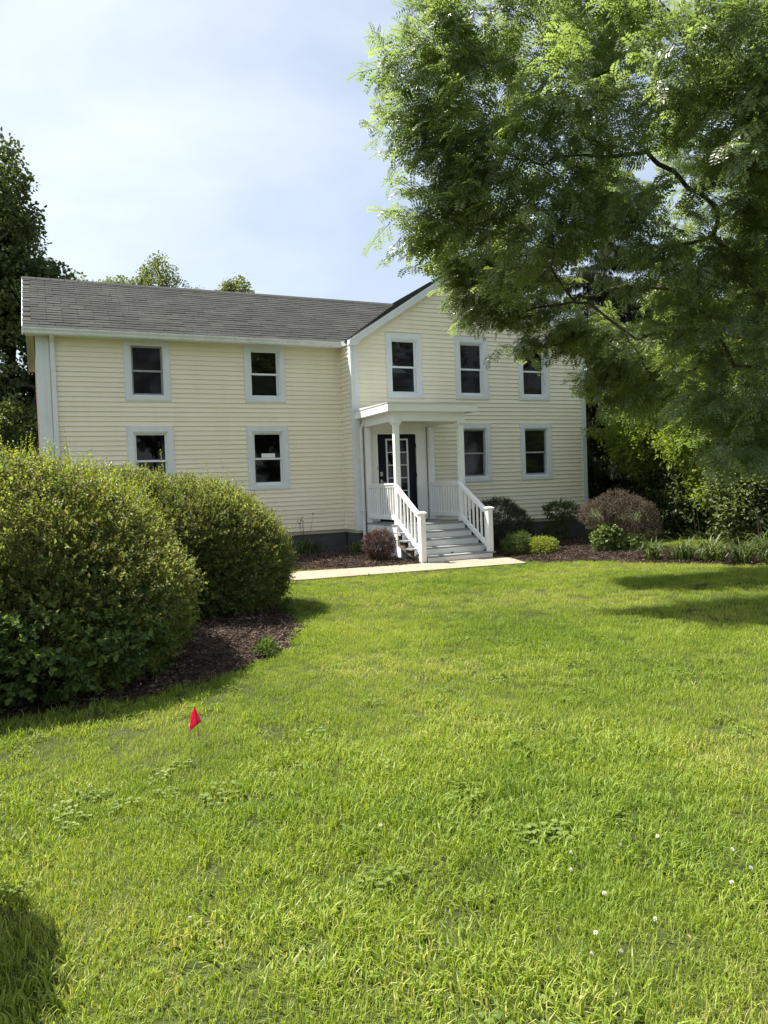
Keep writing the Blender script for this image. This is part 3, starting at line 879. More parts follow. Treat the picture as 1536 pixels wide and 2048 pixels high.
# front door -----------------------------------------------------------
dz0, dz1, dx0, dx1 = 0.745, 2.775, 7.025, 8.025
dm = MB(); gx0, gx1, gz1 = 7.25, 7.815, 2.665
LR = 0.302
gz0 = gz1 - 5 * LR - 0.02
yd = YR + 0.02
for (a, b2, c2, d2) in ((dx0, gx0, dz0, dz1), (gx1, dx1, dz0, dz1), (gx0, gx1, gz1, dz1), (gx0, gx1, dz0, gz0)): dm.box(a, b2, yd, yd + 0.045, c2, d2)
# two raised panels below the glass
door = cpart(dm, 'door', M['door'])
mu = MB(); t = 0.030
mu.box(gx0 - 0.01, gx0 + t, yd - 0.012, yd + 0.046, gz0 - 0.01, gz1 + 0.01); mu.box(gx1 - t, gx1 + 0.01, yd - 0.012, yd + 0.046, gz0 - 0.01, gz1 + 0.01)
mu.box(gx0 + t, gx1 - t, yd - 0.012, yd + 0.046, gz1 - t + 0.005, gz1 + 0.01); mu.box(gx0 + t, gx1 - t, yd - 0.012, yd + 0.046, gz0 - 0.01, gz0 + t - 0.005)
xm = (gx0 + gx1) / 2
mu.box(xm - 0.011, xm + 0.011, yd - 0.008, yd + 0.03, gz0 + t - 0.005, gz1 - t + 0.005)
for i in range(1, 5):
    z = gz1 - i * LR - 0.008
    mu.box(gx0 + t, xm - 0.011, yd - 0.007, yd + 0.03, z - 0.010, z + 0.010); mu.box(xm + 0.011, gx1 - t, yd - 0.007, yd + 0.03, z - 0.010, z + 0.010)
mu.build('muntin_frame', M['vinyl'], door)
for i in range(5):
    for (a, b2) in ((gx0 + t, xm - 0.011), (xm + 0.011, gx1 - t)):
        p = MB(); p.box(a, b2, yd + 0.008, yd + 0.012, gz1 - (i + 1) * LR - 0.008, gz1 - i * LR - 0.008); p.build('pane', M['pane'], door)
hd = MB(); hd.box(dx0 + 0.05, dx0 + 0.115, yd - 0.02, yd - 0.001, 1.80, 1.90); hd.build('keypad_lock', M['steel'], door)
hd = MB(); hd.box(dx0 + 0.055, dx0 + 0.105, yd - 0.012, yd - 0.001, 1.60, 1.72); hd.tube([(dx0 + 0.08, yd - 0.01, 1.66), (dx0 + 0.08, yd - 0.05, 1.66), (dx0 + 0.18, yd - 0.055, 1.655)], [0.009] * 3, 6); hd.build('handle', M['steel'], door)
for z in (2.45, 1.75, 0.98):
    hg = MB(); hg.box(dx1 - 0.002, dx1 + 0.022, yd - 0.026, yd - 0.002, z, z + 0.10); hg.build('hinge', M['mat'], door)
ds_ = MB()
ds_.box(6.80, dx0 - 0.004, YR - 0.022, YR + 0.09, 0.745, 2.80); ds_.box(dx1 + 0.004, 8.29, YR - 0.022, YR + 0.09, 0.745, 2.80)
ds_.box(6.80, 8.29, YR - 0.024, YR + 0.09, 2.782, 2.86); ds_.box(6.80, 8.29, YR - 0.014, YR + 0.0, 2.86, 3.12)
ds_.box(6.87, 8.22, YR - 0.030, YR - 0.014, 2.875, 3.03); ds_.box(6.83, 6.86, YR - 0.030, YR - 0.022, 0.745, 2.80); ds_.box(8.22, 8.25, YR - 0.030, YR - 0.022, 0.745, 2.80)
dcas = cpart(ds_, 'door_casing', M['white'])
db = MB(); db.box(6.985, 7.012, YR - 0.036, YR - 0.022, 1.93, 2.04, 0); db.box(6.992, 7.005, YR - 0.040, YR - 0.036, 1.97, 2.00, 1)
db.build('doorbell', [M['vinyl'], M['mat']], dcas)

# porch ----------------------------------------------------------------
ZD = 0.735
PX0, PX1, PY0 = 6.665, 8.340, 14.012
porch = hp(empty('porch', (7.5, 14.9, 0))); PB = Vector((7.5, 14.9, 0))


def pp(mb, name, mat, smooth=False):
    o = mb.build(name, mat, smooth=smooth); o.parent = porch; o.location = -PB
    return o


y = PY0
while y < YR - 0.03:
    y1 = min(y + 0.138, YR - 0.03); m_ = MB(); m_.box(PX0 - 0.01 + rnd.uniform(-0.002, 0.002), PX1 + 0.01, y, y1 - 0.005, ZD - 0.028, ZD + rnd.uniform(-0.001, 0.001)); pp(m_, 'deck_board', M['deck']); y += 0.138
sk = MB(); sk.box(PX0 + 0.005, PX0 + 0.03, PY0 + 0.18, YR - 0.03, 0.46, ZD - 0.030); sk.box(PX1 - 0.03, PX1 - 0.005, PY0 + 0.03, YR - 0.03, 0.46, ZD - 0.030)
pp(sk, 'rim_board', M['white'])
pr = MB(); pr.box(PX0 - 0.004, PX0 + 0.20, PY0 + 0.03, PY0 + 0.23, 0.0, ZD - 0.030); pr.box(PX0 - 0.012, PX0 + 0.208, PY0 + 0.022, PY0 + 0.238, 0.42, 0.435); pp(pr, 'pier', M['white'])
bk = MB(); bk.box(PX0 + 0.06, PX1 - 0.06, PY0 + 0.3, YR - 0.04, 0.0, 0.62); pp(bk, 'crawl_space_shade', M['dark'])  # near-black block put in for the shade under the deck
la = MB()
for i in range(22):
    y0 = PY0 + 0.25 + i * 0.11 - 0.4
    for dy, xx in ((0.42, 0.018), (-0.42, 0.026)):
        ya, yb = y0, y0 + dy
        if dy < 0: ya, yb = y0 + 0.42, y0
        # clip to the opening
        pts = []
        for tt in np.linspace(0, 1, 7):
            q = ya + (yb - ya) * tt
            if PY0 + 0.24 < q < YR - 0.05: pts.append((q, 0.04 + 0.42 * tt))
        if len(pts) > 1:
            (q0, h0), (q1, h1) = pts[0], pts[-1]
            la.hexa([(PX0 + xx, q0 - 0.018, h0), (PX0 + xx + 0.006, q0 - 0.018, h0), (PX0 + xx + 0.006, q0 + 0.018, h0), (PX0 + xx, q0 + 0.018, h0),
                     (PX0 + xx, q1 - 0.018, h1), (PX0 + xx + 0.006, q1 - 0.018, h1), (PX0 + xx + 0.006, q1 + 0.018, h1), (PX0 + xx, q1 + 0.018, h1)])
tag(pp(la, 'lattice', M['vinyl']), kind='stuff')


def post(x0, y0, s, z0, z1, half=False):
    p = MB(); yb = y0 + s if not half else YR - 0.031
    p.box(x0, x0 + s, y0, yb, z0, z1)
    o = pp(p, 'post', M['white'])
    for (zb, zt, g0, g1) in ((z0, z0 + 0.16, 0.016, 0.016), (z0 + 0.16, z0 + 0.175, 0.016, 0.004), (z1 - 0.085, z1 - 0.04, 0.004, 0.042), (z1 - 0.04, z1 - 0.001, 0.042, 0.042)):
        c_ = MB(); c_.hexa([(x0 - g0, y0 - g0, zb), (x0 + s + g0, y0 - g0, zb), (x0 + s + g0, yb + (0 if half else g0), zb), (x0 - g0, yb + (0 if half else g0), zb),
                            (x0 - g1, y0 - g1, zt), (x0 + s + g1, y0 - g1, zt), (x0 + s + g1, yb + (0 if half else g1), zt), (x0 - g1, yb + (0 if half else g1), zt)])
        c_v = pp(c_, 'post_collar', M['white'])
    return o


PS = 0.112
post(6.668, 14.165, PS, ZD + 0.002, 2.93); post(8.235, 14.165, PS, ZD + 0.002, 2.93)
for x in (6.668, 8.32):
    p = MB(); p.box(x, x + 0.125, YR - 0.14, YR - 0.032, ZD + 0.002, 2.93); pp(p, 'wall_post', M['white'])
bm = MB(); bm.box(6.645, 8.385, 14.145, 14.30, 2.932, 3.124); bm.box(6.645, 6.80, 14.30, YR - 0.032, 2.934, 3.124); bm.box(8.23, 8.385, 14.30, YR - 0.032, 2.934, 3.124)
pp(bm, 'beam', M['white'])
ce_ = MB(); ce_.box(6.80, 8.23, 14.30, YR - 0.032, 3.06, 3.075); pp(ce_, 'porch_ceiling', M['white'])
ro = MB(); ro.box(6.472, 8.633, 14.035, YR - 0.002, 3.125, 3.289); pr_ = pp(ro, 'porch_roof', M['white'])
re_ = MB(); re_.hexa([(6.462, 14.022, 3.290), (8.643, 14.022, 3.290), (8.643, YR - 0.018, 3.290), (6.462, YR - 0.018, 3.290),
                      (6.462, 14.022, 3.300), (8.643, 14.022, 3.300), (8.643, YR - 0.018, 3.345), (6.462, YR - 0.018, 3.345)]); pp(re_, 'roof_membrane', M['gutter'])

# railings
bal = MB(); bs = 0.032; bal.box(-bs / 2, bs / 2, -bs / 2, bs / 2, 0, 1); bal_me = bal.mesh('baluster', M['white'])
for xr, ya, yb, nb in ((6.724, 14.29, 15.735, 12), (8.291, 14.29, 15.735, 12)):
    r_ = MB(); r_.box(xr - 0.042, xr + 0.042, ya, yb, 1.588, 1.622); r_.box(xr - 0.026, xr + 0.026, ya, yb, 1.535, 1.588); pp(r_, 'top_rail', M['white'])
    r_ = MB(); r_.box(xr - 0.026, xr + 0.026, ya, yb, 0.835, 0.925); pp(r_, 'bottom_rail', M['white'])
    for i in range(nb):
        yy = ya + (i + 0.5) * (yb - ya) / nb
        put('baluster', bal_me, porch, Vector((xr, yy, 0.925)) - PB, None, (1, 1, 0.61))

# stairs
RUN, RISE = 0.272, ZD / 5
SX0, SX1 = 6.50, 8.275
for k in range(1, 5):
    zt = ZD - k * RISE; yn = PY0 - k * RUN
    x0 = 6.705 if k == 4 else SX0; x1 = 8.285 if k == 4 else SX1 - 0.0
    m_ = MB(); m_.box(x0, x1, yn, yn + RUN / 2 - 0.003, zt - 0.028, zt); pp(m_, 'tread', M['deck'])
    m_ = MB(); m_.box(x0, x1, yn + RUN / 2 + 0.003, yn + RUN + 0.02, zt - 0.028, zt - 0.0005); pp(m_, 'tread', M['deck'])
for k in range(0, 5):
    zt = ZD - 0.029 - k * RISE; yn = PY0 - k * RUN
    m_ = MB(); m_.box(SX0 + 0.075 if k < 4 else 6.72, SX1 - 0.05, yn + 0.022, yn + 0.040, max(zt - RISE + 0.030, 0.028) if k else zt - RISE + 0.03, zt); pp(m_, 'riser', M['white'])
for xs in (6.60, 7.4, 8.18):
    st = MB(); st.prism([(PY0 + 0.05, 0.535), (PY0 + 0.05, 0.3), (PY0 - 4 * RUN + 0.25, 0.03), (PY0 - 4 * RUN + 0.06, 0.03), (PY0 - 4 * RUN + 0.06, 0.08)], xs, xs + 0.04, 'x'); pp(st, 'stringer', M['brownwood'])
NW = 0.108
for (x0, zb, nz) in ((6.590, 0.0, 1.03), (8.142, RISE + 0.001, 1.06)):
    y0 = PY0 - 4 * RUN + 0.02
    n_ = MB(); n_.box(x0, x0 + NW, y0, y0 + NW, zb, nz - 0.045); pp(n_, 'newel_post', M['white'])
    cp_ = MB(); g0 = 0.004; g1 = 0.030
    cp_.hexa([(x0 - g0, y0 - g0, nz - 0.055), (x0 + NW + g0, y0 - g0, nz - 0.055), (x0 + NW + g0, y0 + NW + g0, nz - 0.055), (x0 - g0, y0 + NW + g0, nz - 0.055),
              (x0 - g1, y0 - g1, nz - 0.02), (x0 + NW + g1, y0 - g1, nz - 0.02), (x0 + NW + g1, y0 + NW + g1, nz - 0.02), (x0 - g1, y0 + NW + g1, nz - 0.02)])
    cp_.hexa([(x0 - g1, y0 - g1, nz - 0.0195), (x0 + NW + g1, y0 - g1, nz - 0.0195), (x0 + NW + g1, y0 + NW + g1, nz - 0.0195), (x0 - g1, y0 + NW + g1, nz - 0.0195),
              (x0 + 0.02, y0 + 0.02, nz + 0.012), (x0 + NW - 0.02, y0 + 0.02, nz + 0.012), (x0 + NW - 0.02, y0 + NW - 0.02, nz + 0.012), (x0 + 0.02, y0 + NW - 0.02, nz + 0.012)])
    pp(cp_, 'newel_cap', M['white'])
    xc = x0 + NW / 2; ya, yb = y0 + NW, 14.164
    z0, z1 = nz - 0.075, 1.60
    def sloped(w, d0, d1):
        q = MB(); q.hexa([(xc - w, ya, z0 - d1), (xc + w, ya, z0 - d1), (xc + w, yb, z1 - d1), (xc - w, yb, z1 - d1), (xc - w, ya, z0 - d0), (xc + w, ya, z0 - d0), (xc + w, yb, z1 - d0), (xc - w, yb, z1 - d0)]); return q
    tr_ = sloped(0.042, 0.0, 0.036); tr_.v += []; pp(tr_, 'stair_rail', M['white']); pp(sloped(0.026, 0.0365, 0.095), 'stair_rail', M['white']); pp(sloped(0.026, 0.68, 0.785), 'stair_rail', M['white'])
    for i in range(7):
        tt = (i + 0.6) / 7.2; yy = ya + (yb - ya) * tt; zz = z0 + (z1 - z0) * tt - 0.70
        put('baluster', bal_me, porch, Vector((xc, yy, zz)) - PB, None, (1, 1, 0.62))
dmt = MB(); dmt.box(7.15, 7.95, 15.25, 15.75, 0.0, 0.012)
dm_o = dmt.build('doormat', M['mat'], loc=(0, 0, ZD + 0.002)); tag(dm_o, 'black doormat lying on the porch deck before the door', 'doormat')

# ------------------------------------------------------------------ mulch chips
def chip(seed):
    rnd.seed(seed); s = LeafSet()
    for i in range(16):
        p = np.array([rnd.uniform(-.09, .09), rnd.uniform(-.09, .09), rnd.uniform(0, .012)]); a = rnd.uniform(0, 6.28)
        d = np.array([math.cos(a), math.sin(a), rnd.uniform(-.2, .35)]); L = rnd.uniform(.014, .042); W = rnd.uniform(.005, .011)
        w = np.cross([0, 0, 1], d); w /= np.linalg.norm(w); n = np.cross(d, w); b = len(s.v); lv = rnd.random()
        for h in (0, rnd.uniform(.004, .009)):
            s.v += [p + n * h + w * W / 2, p + n * h + d * L + w * W * .3, p + n * h + d * L - w * W * .3, p + n * h - w * W / 2]
        s.f += [(b + 4, b + 7, b + 6, b + 5), (b, b + 1, b + 5, b + 4), (b + 1, b + 2, b + 6, b + 5), (b + 2, b + 3, b + 7, b + 6), (b + 3, b, b + 4, b + 7)]; s.lv += [lv] * 5; s.m += [0] * 5
    return s.out()


mulch_mat = leaf_mat('mulch_bark', [(0.15, (0.016, 0.011, 0.009)), (0.45, (0.050, 0.035, 0.027)), (0.75, (0.115, 0.083, 0.066)), (1.0, (0.26, 0.20, 0.16))], 0.0, 0.9, 0.15, 3.0, 0.3, 0.6, 0.2)
PX = []
for poly, dens, md in ((BED_L, 170, 0.11), (BED_R, 130, 0.06), (BED_H, 120, 0.05)):
    P = np.array(poly); x0, y0 = P.min(0); x1, y1 = P.max(0); n = int((x1 - x0) * (y1 - y0) * dens)
    x, y = rng.uniform(x0, x1, n), rng.uniform(y0, y1, n); k = inside(P, x, y); x, y = x[k], y[k]
    E = []
    for i in range(len(P)):
        a, b = P[i], P[(i + 1) % len(P)]; ab = b - a; t = np.clip(((x - a[0]) * ab[0] + (y - a[1]) * ab[1]) / (ab @ ab), 0, 1)
        E.append(np.hypot(x - a[0] - t * ab[0], y - a[1] - t * ab[1]))
    D = np.min(E, 0); PX.append(np.stack([x, y, 0.012 + md * np.clip(D / 0.9, 0, 1) + 0.004 * rng.random(len(x))], 1))
PX = np.concatenate(PX); n = len(PX)
scatter('mulch', [chip(1), chip(2), chip(3), chip(4)], mulch_mat, PX, np.stack([rng.normal(0, .12, n), rng.normal(0, .12, n), rng.uniform(0, 6.28, n)], 1), rng.uniform(.8, 1.3, n))

# ------------------------------------------------------------------ lawn
def tuft(seed, n, hmin, hmax, w, spread, lean, kind='blade'):
    rnd.seed(seed); s = LeafSet()
    for i in range(n):
        a = rnd.uniform(0, 6.28); r = spread * math.sqrt(rnd.random()); p = np.array([r * math.cos(a), r * math.sin(a), -0.004])
        if kind == 'clover' and i % 3 == 0:
            h = rnd.uniform(hmin, hmax); p2 = p + np.array([rnd.uniform(-.01, .01), rnd.uniform(-.01, .01), h]); s.stick(p, p2, .0008, 0); lv = rnd.random()
            a0 = rnd.uniform(0, 6.28)
            for q in range(3):
                aa = a0 + q * 2.094; s.leaf(p2, np.array([math.cos(aa), math.sin(aa), .12]), np.array([0, 0, 1.]), .016, .016, lv, 1, .1, 'oval')
            continue
        h = rnd.uniform(hmin, hmax); az = rnd.uniform(0, 6.28); ln = rnd.uniform(0.1, lean); d = np.array([math.cos(az), math.sin(az), 0]); sd = np.array([-d[1], d[0], 0]); ww = w * rnd.uniform(.7, 1.3)
        tw = rnd.uniform(-.6, .6); sd = sd * math.cos(tw) + d * math.sin(tw)
        p1 = p + np.array([0, 0, h * .55]) + d * h * ln * .35; p2 = p + np.array([0, 0, h * (1 - .35 * ln)]) + d * h * ln; lv = rnd.random(); b = len(s.v)
        s.v += [p + sd * ww / 2, p - sd * ww / 2, p1 + sd * ww * .42, p1 - sd * ww * .42, p2]
        s.f += [(b, b + 1, b + 3, b + 2), (b + 2, b + 3, b + 4)]; s.lv += [lv, lv]; s.m += [0, 0]
    return s.out()


grass_mat = leaf_mat('grass_blade', [(0.02, (0.044, 0.092, 0.014)), (0.28, (0.110, 0.190, 0.026)), (0.58, (0.205, 0.295, 0.040)), (0.94, (0.340, 0.405, 0.074)), (1.0, (0.44, 0.42, 0.16))], 0.42, 0.5, 0.3, 0.55, 0.35, 0.45, 0.55, 1.1)
clover_mat = leaf_mat('clover_leaf', [(0.1, (0.075, 0.120, 0.020)), (0.5, (0.125, 0.180, 0.030)), (0.9, (0.19, 0.25, 0.05))], 0.35, 0.5, 0.3, 0.8)
tufts = [tuft(11, 52, .028, .052, .0028, .085, .8), tuft(12, 46, .025, .058, .0033, .09, 1.05), tuft(13, 26, .035, .078, .0052, .085, 1.35), tuft(14, 40, .025, .045, .003, .085, .9, 'clover')]
pts = []; 
for (d0, d1, dens) in ((0.9, 4.5, 330), (4.5, 8.5, 210), (8.5, 19, 100)):
    A = (d1 * d1 - d0 * d0) * 0.5 * (rad(76) if d1 < 15 else rad(58)); n = int(A * dens)
    r = np.sqrt(rng.uniform(d0 * d0, d1 * d1, n)); lo = -13 if d1 < 15 else -8; th_ = np.radians(rng.uniform(lo, lo + (76 if d1 < 15 else 58), n) if d1 < 15 else rng.uniform(0, 58, n))
    pts.append(np.stack([r * np.sin(th_), r * np.cos(th_)], 1))
G = np.concatenate(pts)
# fringe of longer blades along the edges of the beds and the path
ok = np.ones(len(G), bool)
for poly in (PATH, BED_L, BED_R, BED_H): ok &= ~inside(poly, G[:, 0], G[:, 1])
ok &= ~((G[:, 0] > -0.3) & (G[:, 0] < XR) & (G[:, 1] > 15.8))
G = G[ok]; n = len(G)


def vnoise(x, y, s, seed):
    """smooth value noise 0..1"""
    r2 = np.random.default_rng(seed).random((64, 64)); u, v = x / s + 31.7, y / s + 17.3
    i, j = np.floor(u).astype(int), np.floor(v).astype(int); fu, fv = u - i, v - j; fu = fu * fu * (3 - 2 * fu); fv = fv * fv * (3 - 2 * fv)
    g_ = lambda a, b: r2[a % 64, b % 64]
    return (g_(i, j) * (1 - fu) + g_(i + 1, j) * fu) * (1 - fv) + (g_(i, j + 1) * (1 - fu) + g_(i + 1, j + 1) * fu) * fv


nz_ = vnoise(G[:, 0], G[:, 1], .55, 3); nz2 = vnoise(G[:, 0], G[:, 1], .35, 8)
u = rng.random(n); vr = np.where(u < .5, 0, 1)
vr = np.where((nz_ > .45) & (u > .35), 2, vr); vr = np.where(u > 1.0 - .055 * np.clip((nz2 - .45) / .35, 0, 1), 3, vr)
far = np.hypot(G[:, 0], G[:, 1]) > 7.5; vr = np.where(far & (vr >= 2) & (rng.random(n) > .15), 0, vr)
sc = rng.uniform(.8, 1.2, n) * (0.82 + .36 * vnoise(G[:, 0], G[:, 1], 1.3, 5)); sc = np.where(far, sc * 1.12, sc)
scatter('grass', tufts, [grass_mat, clover_mat], np.c_[G, np.zeros(n)], np.stack([rng.normal(0, .1, n), rng.normal(0, .1, n), rng.uniform(0, 6.28, n)], 1), sc, vr.astype(np.int32))

# ------------------------------------------------------------------ small things on the lawn
def flag_material():
    m, nt, p, out = new_mat('pink_flag_vinyl'); p.inputs['Base Color'].default_value = (0.88, 0.025, 0.15, 1); p.inputs['Roughness'].default_value = 0.4
    t = nt.nodes.new('ShaderNodeBsdfTranslucent'); t.inputs[0].default_value = (1.0, 0.06, 0.26, 1); mx = nt.nodes.new('ShaderNodeMixShader'); mx.inputs[0].default_value = .45
    nt.links.new(p.outputs[0], mx.inputs[1]); nt.links.new(t.outputs[0], mx.inputs[2]); nt.links.new(mx.outputs[0], out.inputs[0]); return m


fl = empty('marker_flag', (0.765, 4.66, 0), 'small pink-red marker flag on a thin wire stuck in the lawn', 'flag')
st = MB(); st.tube([(0.012, 0, -0.03), (0.004, 0, 0.1), (-0.004, 0, 0.20), (-0.012, 0, 0.243)], [.0016] * 4, 6); st.build('wire_stake', M['mat'], fl)
fb_ = MB(); nu, nv = 8, 6; vs = []
cr2 = np.array([cr[0], cr[1], 0]); cr2 /= np.linalg.norm(cr2); cf2 = np.array([cf[0], cf[1], 0])
for i in range(nu + 1):
    for j in range(nv + 1):
        a, b2 = i / nu, j / nv     # a: out from the wire, b2: down the hoist
        hoist = np.array([-0.011 + 0.006 * b2 * 3, 0, 0.242 - 0.098 * b2])
        dr = (-0.050 * a) * cr2 * (0.35 + 0.9 * b2) + np.array([0, 0, -0.062 * a * (0.6 + .5 * b2)]) + cf2 * (0.012 * math.sin(5 * a + 2 * b2) - 0.014 * a)
        fold = 0.018 * (b2 ** 1.2) * cr2 * max(0, 1 - 2.2 * a)
        vs.append(tuple(hoist + dr * 0.92 + fold))
fb_.add(vs, [(i * (nv + 1) + j, (i + 1) * (nv + 1) + j, (i + 1) * (nv + 1) + j + 1, i * (nv + 1) + j + 1) for i in range(nu) for j in range(nv)])
fo = fb_.build('flag_sheet', flag_material(), fl, True)
sm_ = fo.modifiers.new('thick', 'SOLIDIFY'); sm_.thickness = 0.0005

clover_white = plain('clover_petal', (0.62, 0.60, 0.52), (0.82, 0.80, 0.74), 200, 0.8, 0.1)
def clover_head():
    s = LeafSet(); rnd.seed(5)
    for i in range(46):
        zc = 1 - 2 * (i + .5) / 46; a = 2.399 * i; r = math.sqrt(1 - zc * zc); d = np.array([r * math.cos(a), r * math.sin(a), zc])
        s.leaf(d * .003, d + np.array([0, 0, .3]), np.cross(d, [.3, .2, .9]), .0095, .0045, .5)
    me = bpy.data.meshes.new('blossom'); me.from_pydata(np.array(s.v).tolist(), [], s.f); me.materials.append(clover_white); return me


def pix_ground(u, v, z=0.0):
    d = (u - 768) / FOC * cr - (v - 1024) / FOC * cu + cf; t = (z - EYE) / d[2]
    return d[0] * t, d[1] * t


ch = clover_head(); stm = MB(); stm.tube([(0, 0, -.01), (.004, .002, .04), (.003, 0, .072)], [.0012] * 3, 5); stem_me = stm.mesh('stem', clover_mat)
CLB = ['upper one of two white clover blossoms standing one behind the other', 'lower one of two white clover blossoms standing one behind the other', 'white clover blossom alone just below the stacked pair', 'white clover blossom directly behind the frontmost pair', 'left one of the frontmost pair of white clover blossoms', 'right one of the frontmost pair of white clover blossoms', 'white clover blossom between the frontmost pair and the right group', 'white clover blossom standing farthest back in the lawn on the right', 'back blossom of the three white clovers near the right edge', 'rightmost blossom of the three white clovers near the right edge', 'front blossom of the three white clovers near the right edge', 'white clover blossom just right of the stacked pair', 'lone white clover blossom below the pink flag near the shrub shadow', 'lone white clover blossom in the middle of the lawn']
for i, (u_, v_) in enumerate([(1141, 1705), (1141, 1739), (1207, 1786), (1190, 1865), (1182, 1907), (1241, 1902), (1309, 1838), (1314, 1672), (1464, 1698), (1501, 1735), (1462, 1764), (1240, 1689), (378, 1836), (760, 1650)]):
    x, y = pix_ground(u_, v_, 0.075)
    o = empty('clover_flower', (x, y, 0), CLB[i], 'flower', 'white clover flowers in the lawn')
    put('stem', stem_me, o); put('blossom', ch, o, (.003, 0, .074), (rnd.uniform(-.4, .4), rnd.uniform(-.4, .4), rnd.uniform(0, 6)), (.72, .72, .65))

dl = LeafSet(); rnd.seed(8); dl.leaf(np.array([0, 0, .03]), np.array([1., .2, .15]), np.array([.1, .2, 1.]), .035, .018, .5, 0, .2, 'oval'); dlv, dlf, _a, _b = dl.out()
dry = bpy.data.meshes.new('fallen_leaf'); dry.from_pydata(dlv.tolist(), [], dlf); dry.materials.append(plain('dry_leaf', (.20, .11, .04), (.30, .19, .07), 30, .7, .2))
for i, (u_, v_, lb) in enumerate([(1505, 1690, 'dry orange leaf at the right edge of the lawn'), (1380, 1880, 'dry orange leaf low on the right part of the lawn'), (1155, 1261, 'brown fallen leaf on the far lawn before the bronze barberry'), (1408, 1356, 'dry leaf on the lawn between the two tree shadows')]):
    x, y = pix_ground(u_, v_, .04); o = put('fallen_leaf', dry, None, (x, y, .03), (rnd.uniform(-.3, .3), rnd.uniform(-.3, .3), rnd.uniform(0, 6)), (.55 if v_ > 1500 else 1.2,) * 3); tag(o, lb, 'leaf', 'dry leaves fallen on the lawn')

# ------------------------------------------------------------------ plants
def tree_skeleton(root, tips, bias=0.35):
    """connect the tips to the root, each through its nearest neighbour that is closer in; returns parents and radii"""
    P = np.vstack([root, tips]); n = len(P)
    order = np.argsort(np.linalg.norm(P - P[0], axis=1)); par = np.full(n, -1); cost = np.zeros(n)
    done = [order[0]]
    for i in order[1:]:
        Q = P[done]; d = np.linalg.norm(Q - P[i], axis=1)
        sc_ = d + bias * cost[done] * 0.6
        k = int(np.argmin(sc_)); par[i] = done[k]; cost[i] = cost[done[k]] + d[k]; done.append(i)
    w = np.ones(n)
    for i in order[::-1]:
        if par[i] >= 0: w[par[i]] += w[i]
    return P, par, w, order


def branch_mesh(P, par, w, r0, expn=0.5, rmin=0.003, sides=5, wob=0.06):
    mb = MB(); wm = w.max()
    R = np.maximum(rmin, r0 * (w / wm) ** expn)
    for i in range(len(P)):
        j = par[i]
        if j < 0: continue
        a, b = P[j], P[i]; L_ = np.linalg.norm(b - a); off = rng.normal(0, wob * L_, 3)
        m1 = a * .67 + b * .33 + off; m2 = a * .33 + b * .67 + off * .8 + np.array([0, 0, .03 * L_])
        ra = min(R[j], R[i] * 1.5)
        ns = sides if R[i] > .012 else 3
        mb.tube([a, m1, m2, b], [ra, (2 * ra + R[i]) / 3, (ra + 2 * R[i]) / 3, R[i]], ns, 0, False)
    return mb


def shrub(name, base, label, lobes, nspray, variants, mats, cat='shrub', group=None, shell=0.72, up=0.35, scl=(0.8, 1.25), stems=14, lift=0.0, gap=None, droop=0.0, zmin=0.02, stem_r=0.012, tipnoise=0.0, part_name='foliage'):
    """a bush of leafy sprays over the skin of a few lobes, on stems that rise from its base"""
    o = empty(name, base, label, cat, group)
    tot = sum((l[1][0] * l[1][1] + l[1][0] * l[1][2] + l[1][1] * l[1][2]) for l in lobes)
    PP, DD = [], []
    for c, r in lobes:
        k = int(nspray * (r[0] * r[1] + r[0] * r[2] + r[1] * r[2]) / tot)
        p, d = fill_ellipsoid(k, c, r, shell); nrm = d / np.asarray(r); nrm /= np.linalg.norm(nrm, axis=1, keepdims=True)
        keep = np.ones(k, bool)
        for c2, r2 in lobes:
            if c2 is c: continue
            q = (p - np.asarray(c2)) / (np.asarray(r2) * 0.80); keep &= (q * q).sum(1) > 1
        PP.append(p[keep]); DD.append(nrm[keep])
    p = np.concatenate(PP); d = np.concatenate(DD)
    if tipnoise: p = p + d * (vnoise(p[:, 0] + p[:, 2], p[:, 1] + .7 * p[:, 2], tipnoise * 3, 4)[:, None] - .5) * tipnoise
    k = p[:, 2] > zmin
    if gap: k &= vnoise(p[:, 0] * 1.1 + p[:, 2] * .7, p[:, 1] + p[:, 2], gap[0], 21) > gap[1]
    p, d = p[k], d[k]
    dirs = d + rng.normal(0, .45, d.shape) + np.array([0, 0, up]); dirs[:, 2] -= droop
    scatter(part_name, variants, mats, p, rot_from_dirs(dirs, rng.normal(0, .7, len(p))), rng.uniform(scl[0], scl[1], len(p)), None, o)
    sm = MB(); zc = np.mean([l[0][2] for l in lobes])
    for i in range(stems):
        q = p[rng.integers(0, len(p))] * np.array([.85, .85, .92]); a = np.array([rng.normal(0, .06), rng.normal(0, .06), -.05]); m_ = a * .5 + q * .5 + rng.normal(0, .05, 3); m_[2] += .08 * (q[2])
        sm.tube([a, m_, q], [stem_r, stem_r * .7, stem_r * .35], 5)
    sm.build('stem', M['twig'], o)
    return o


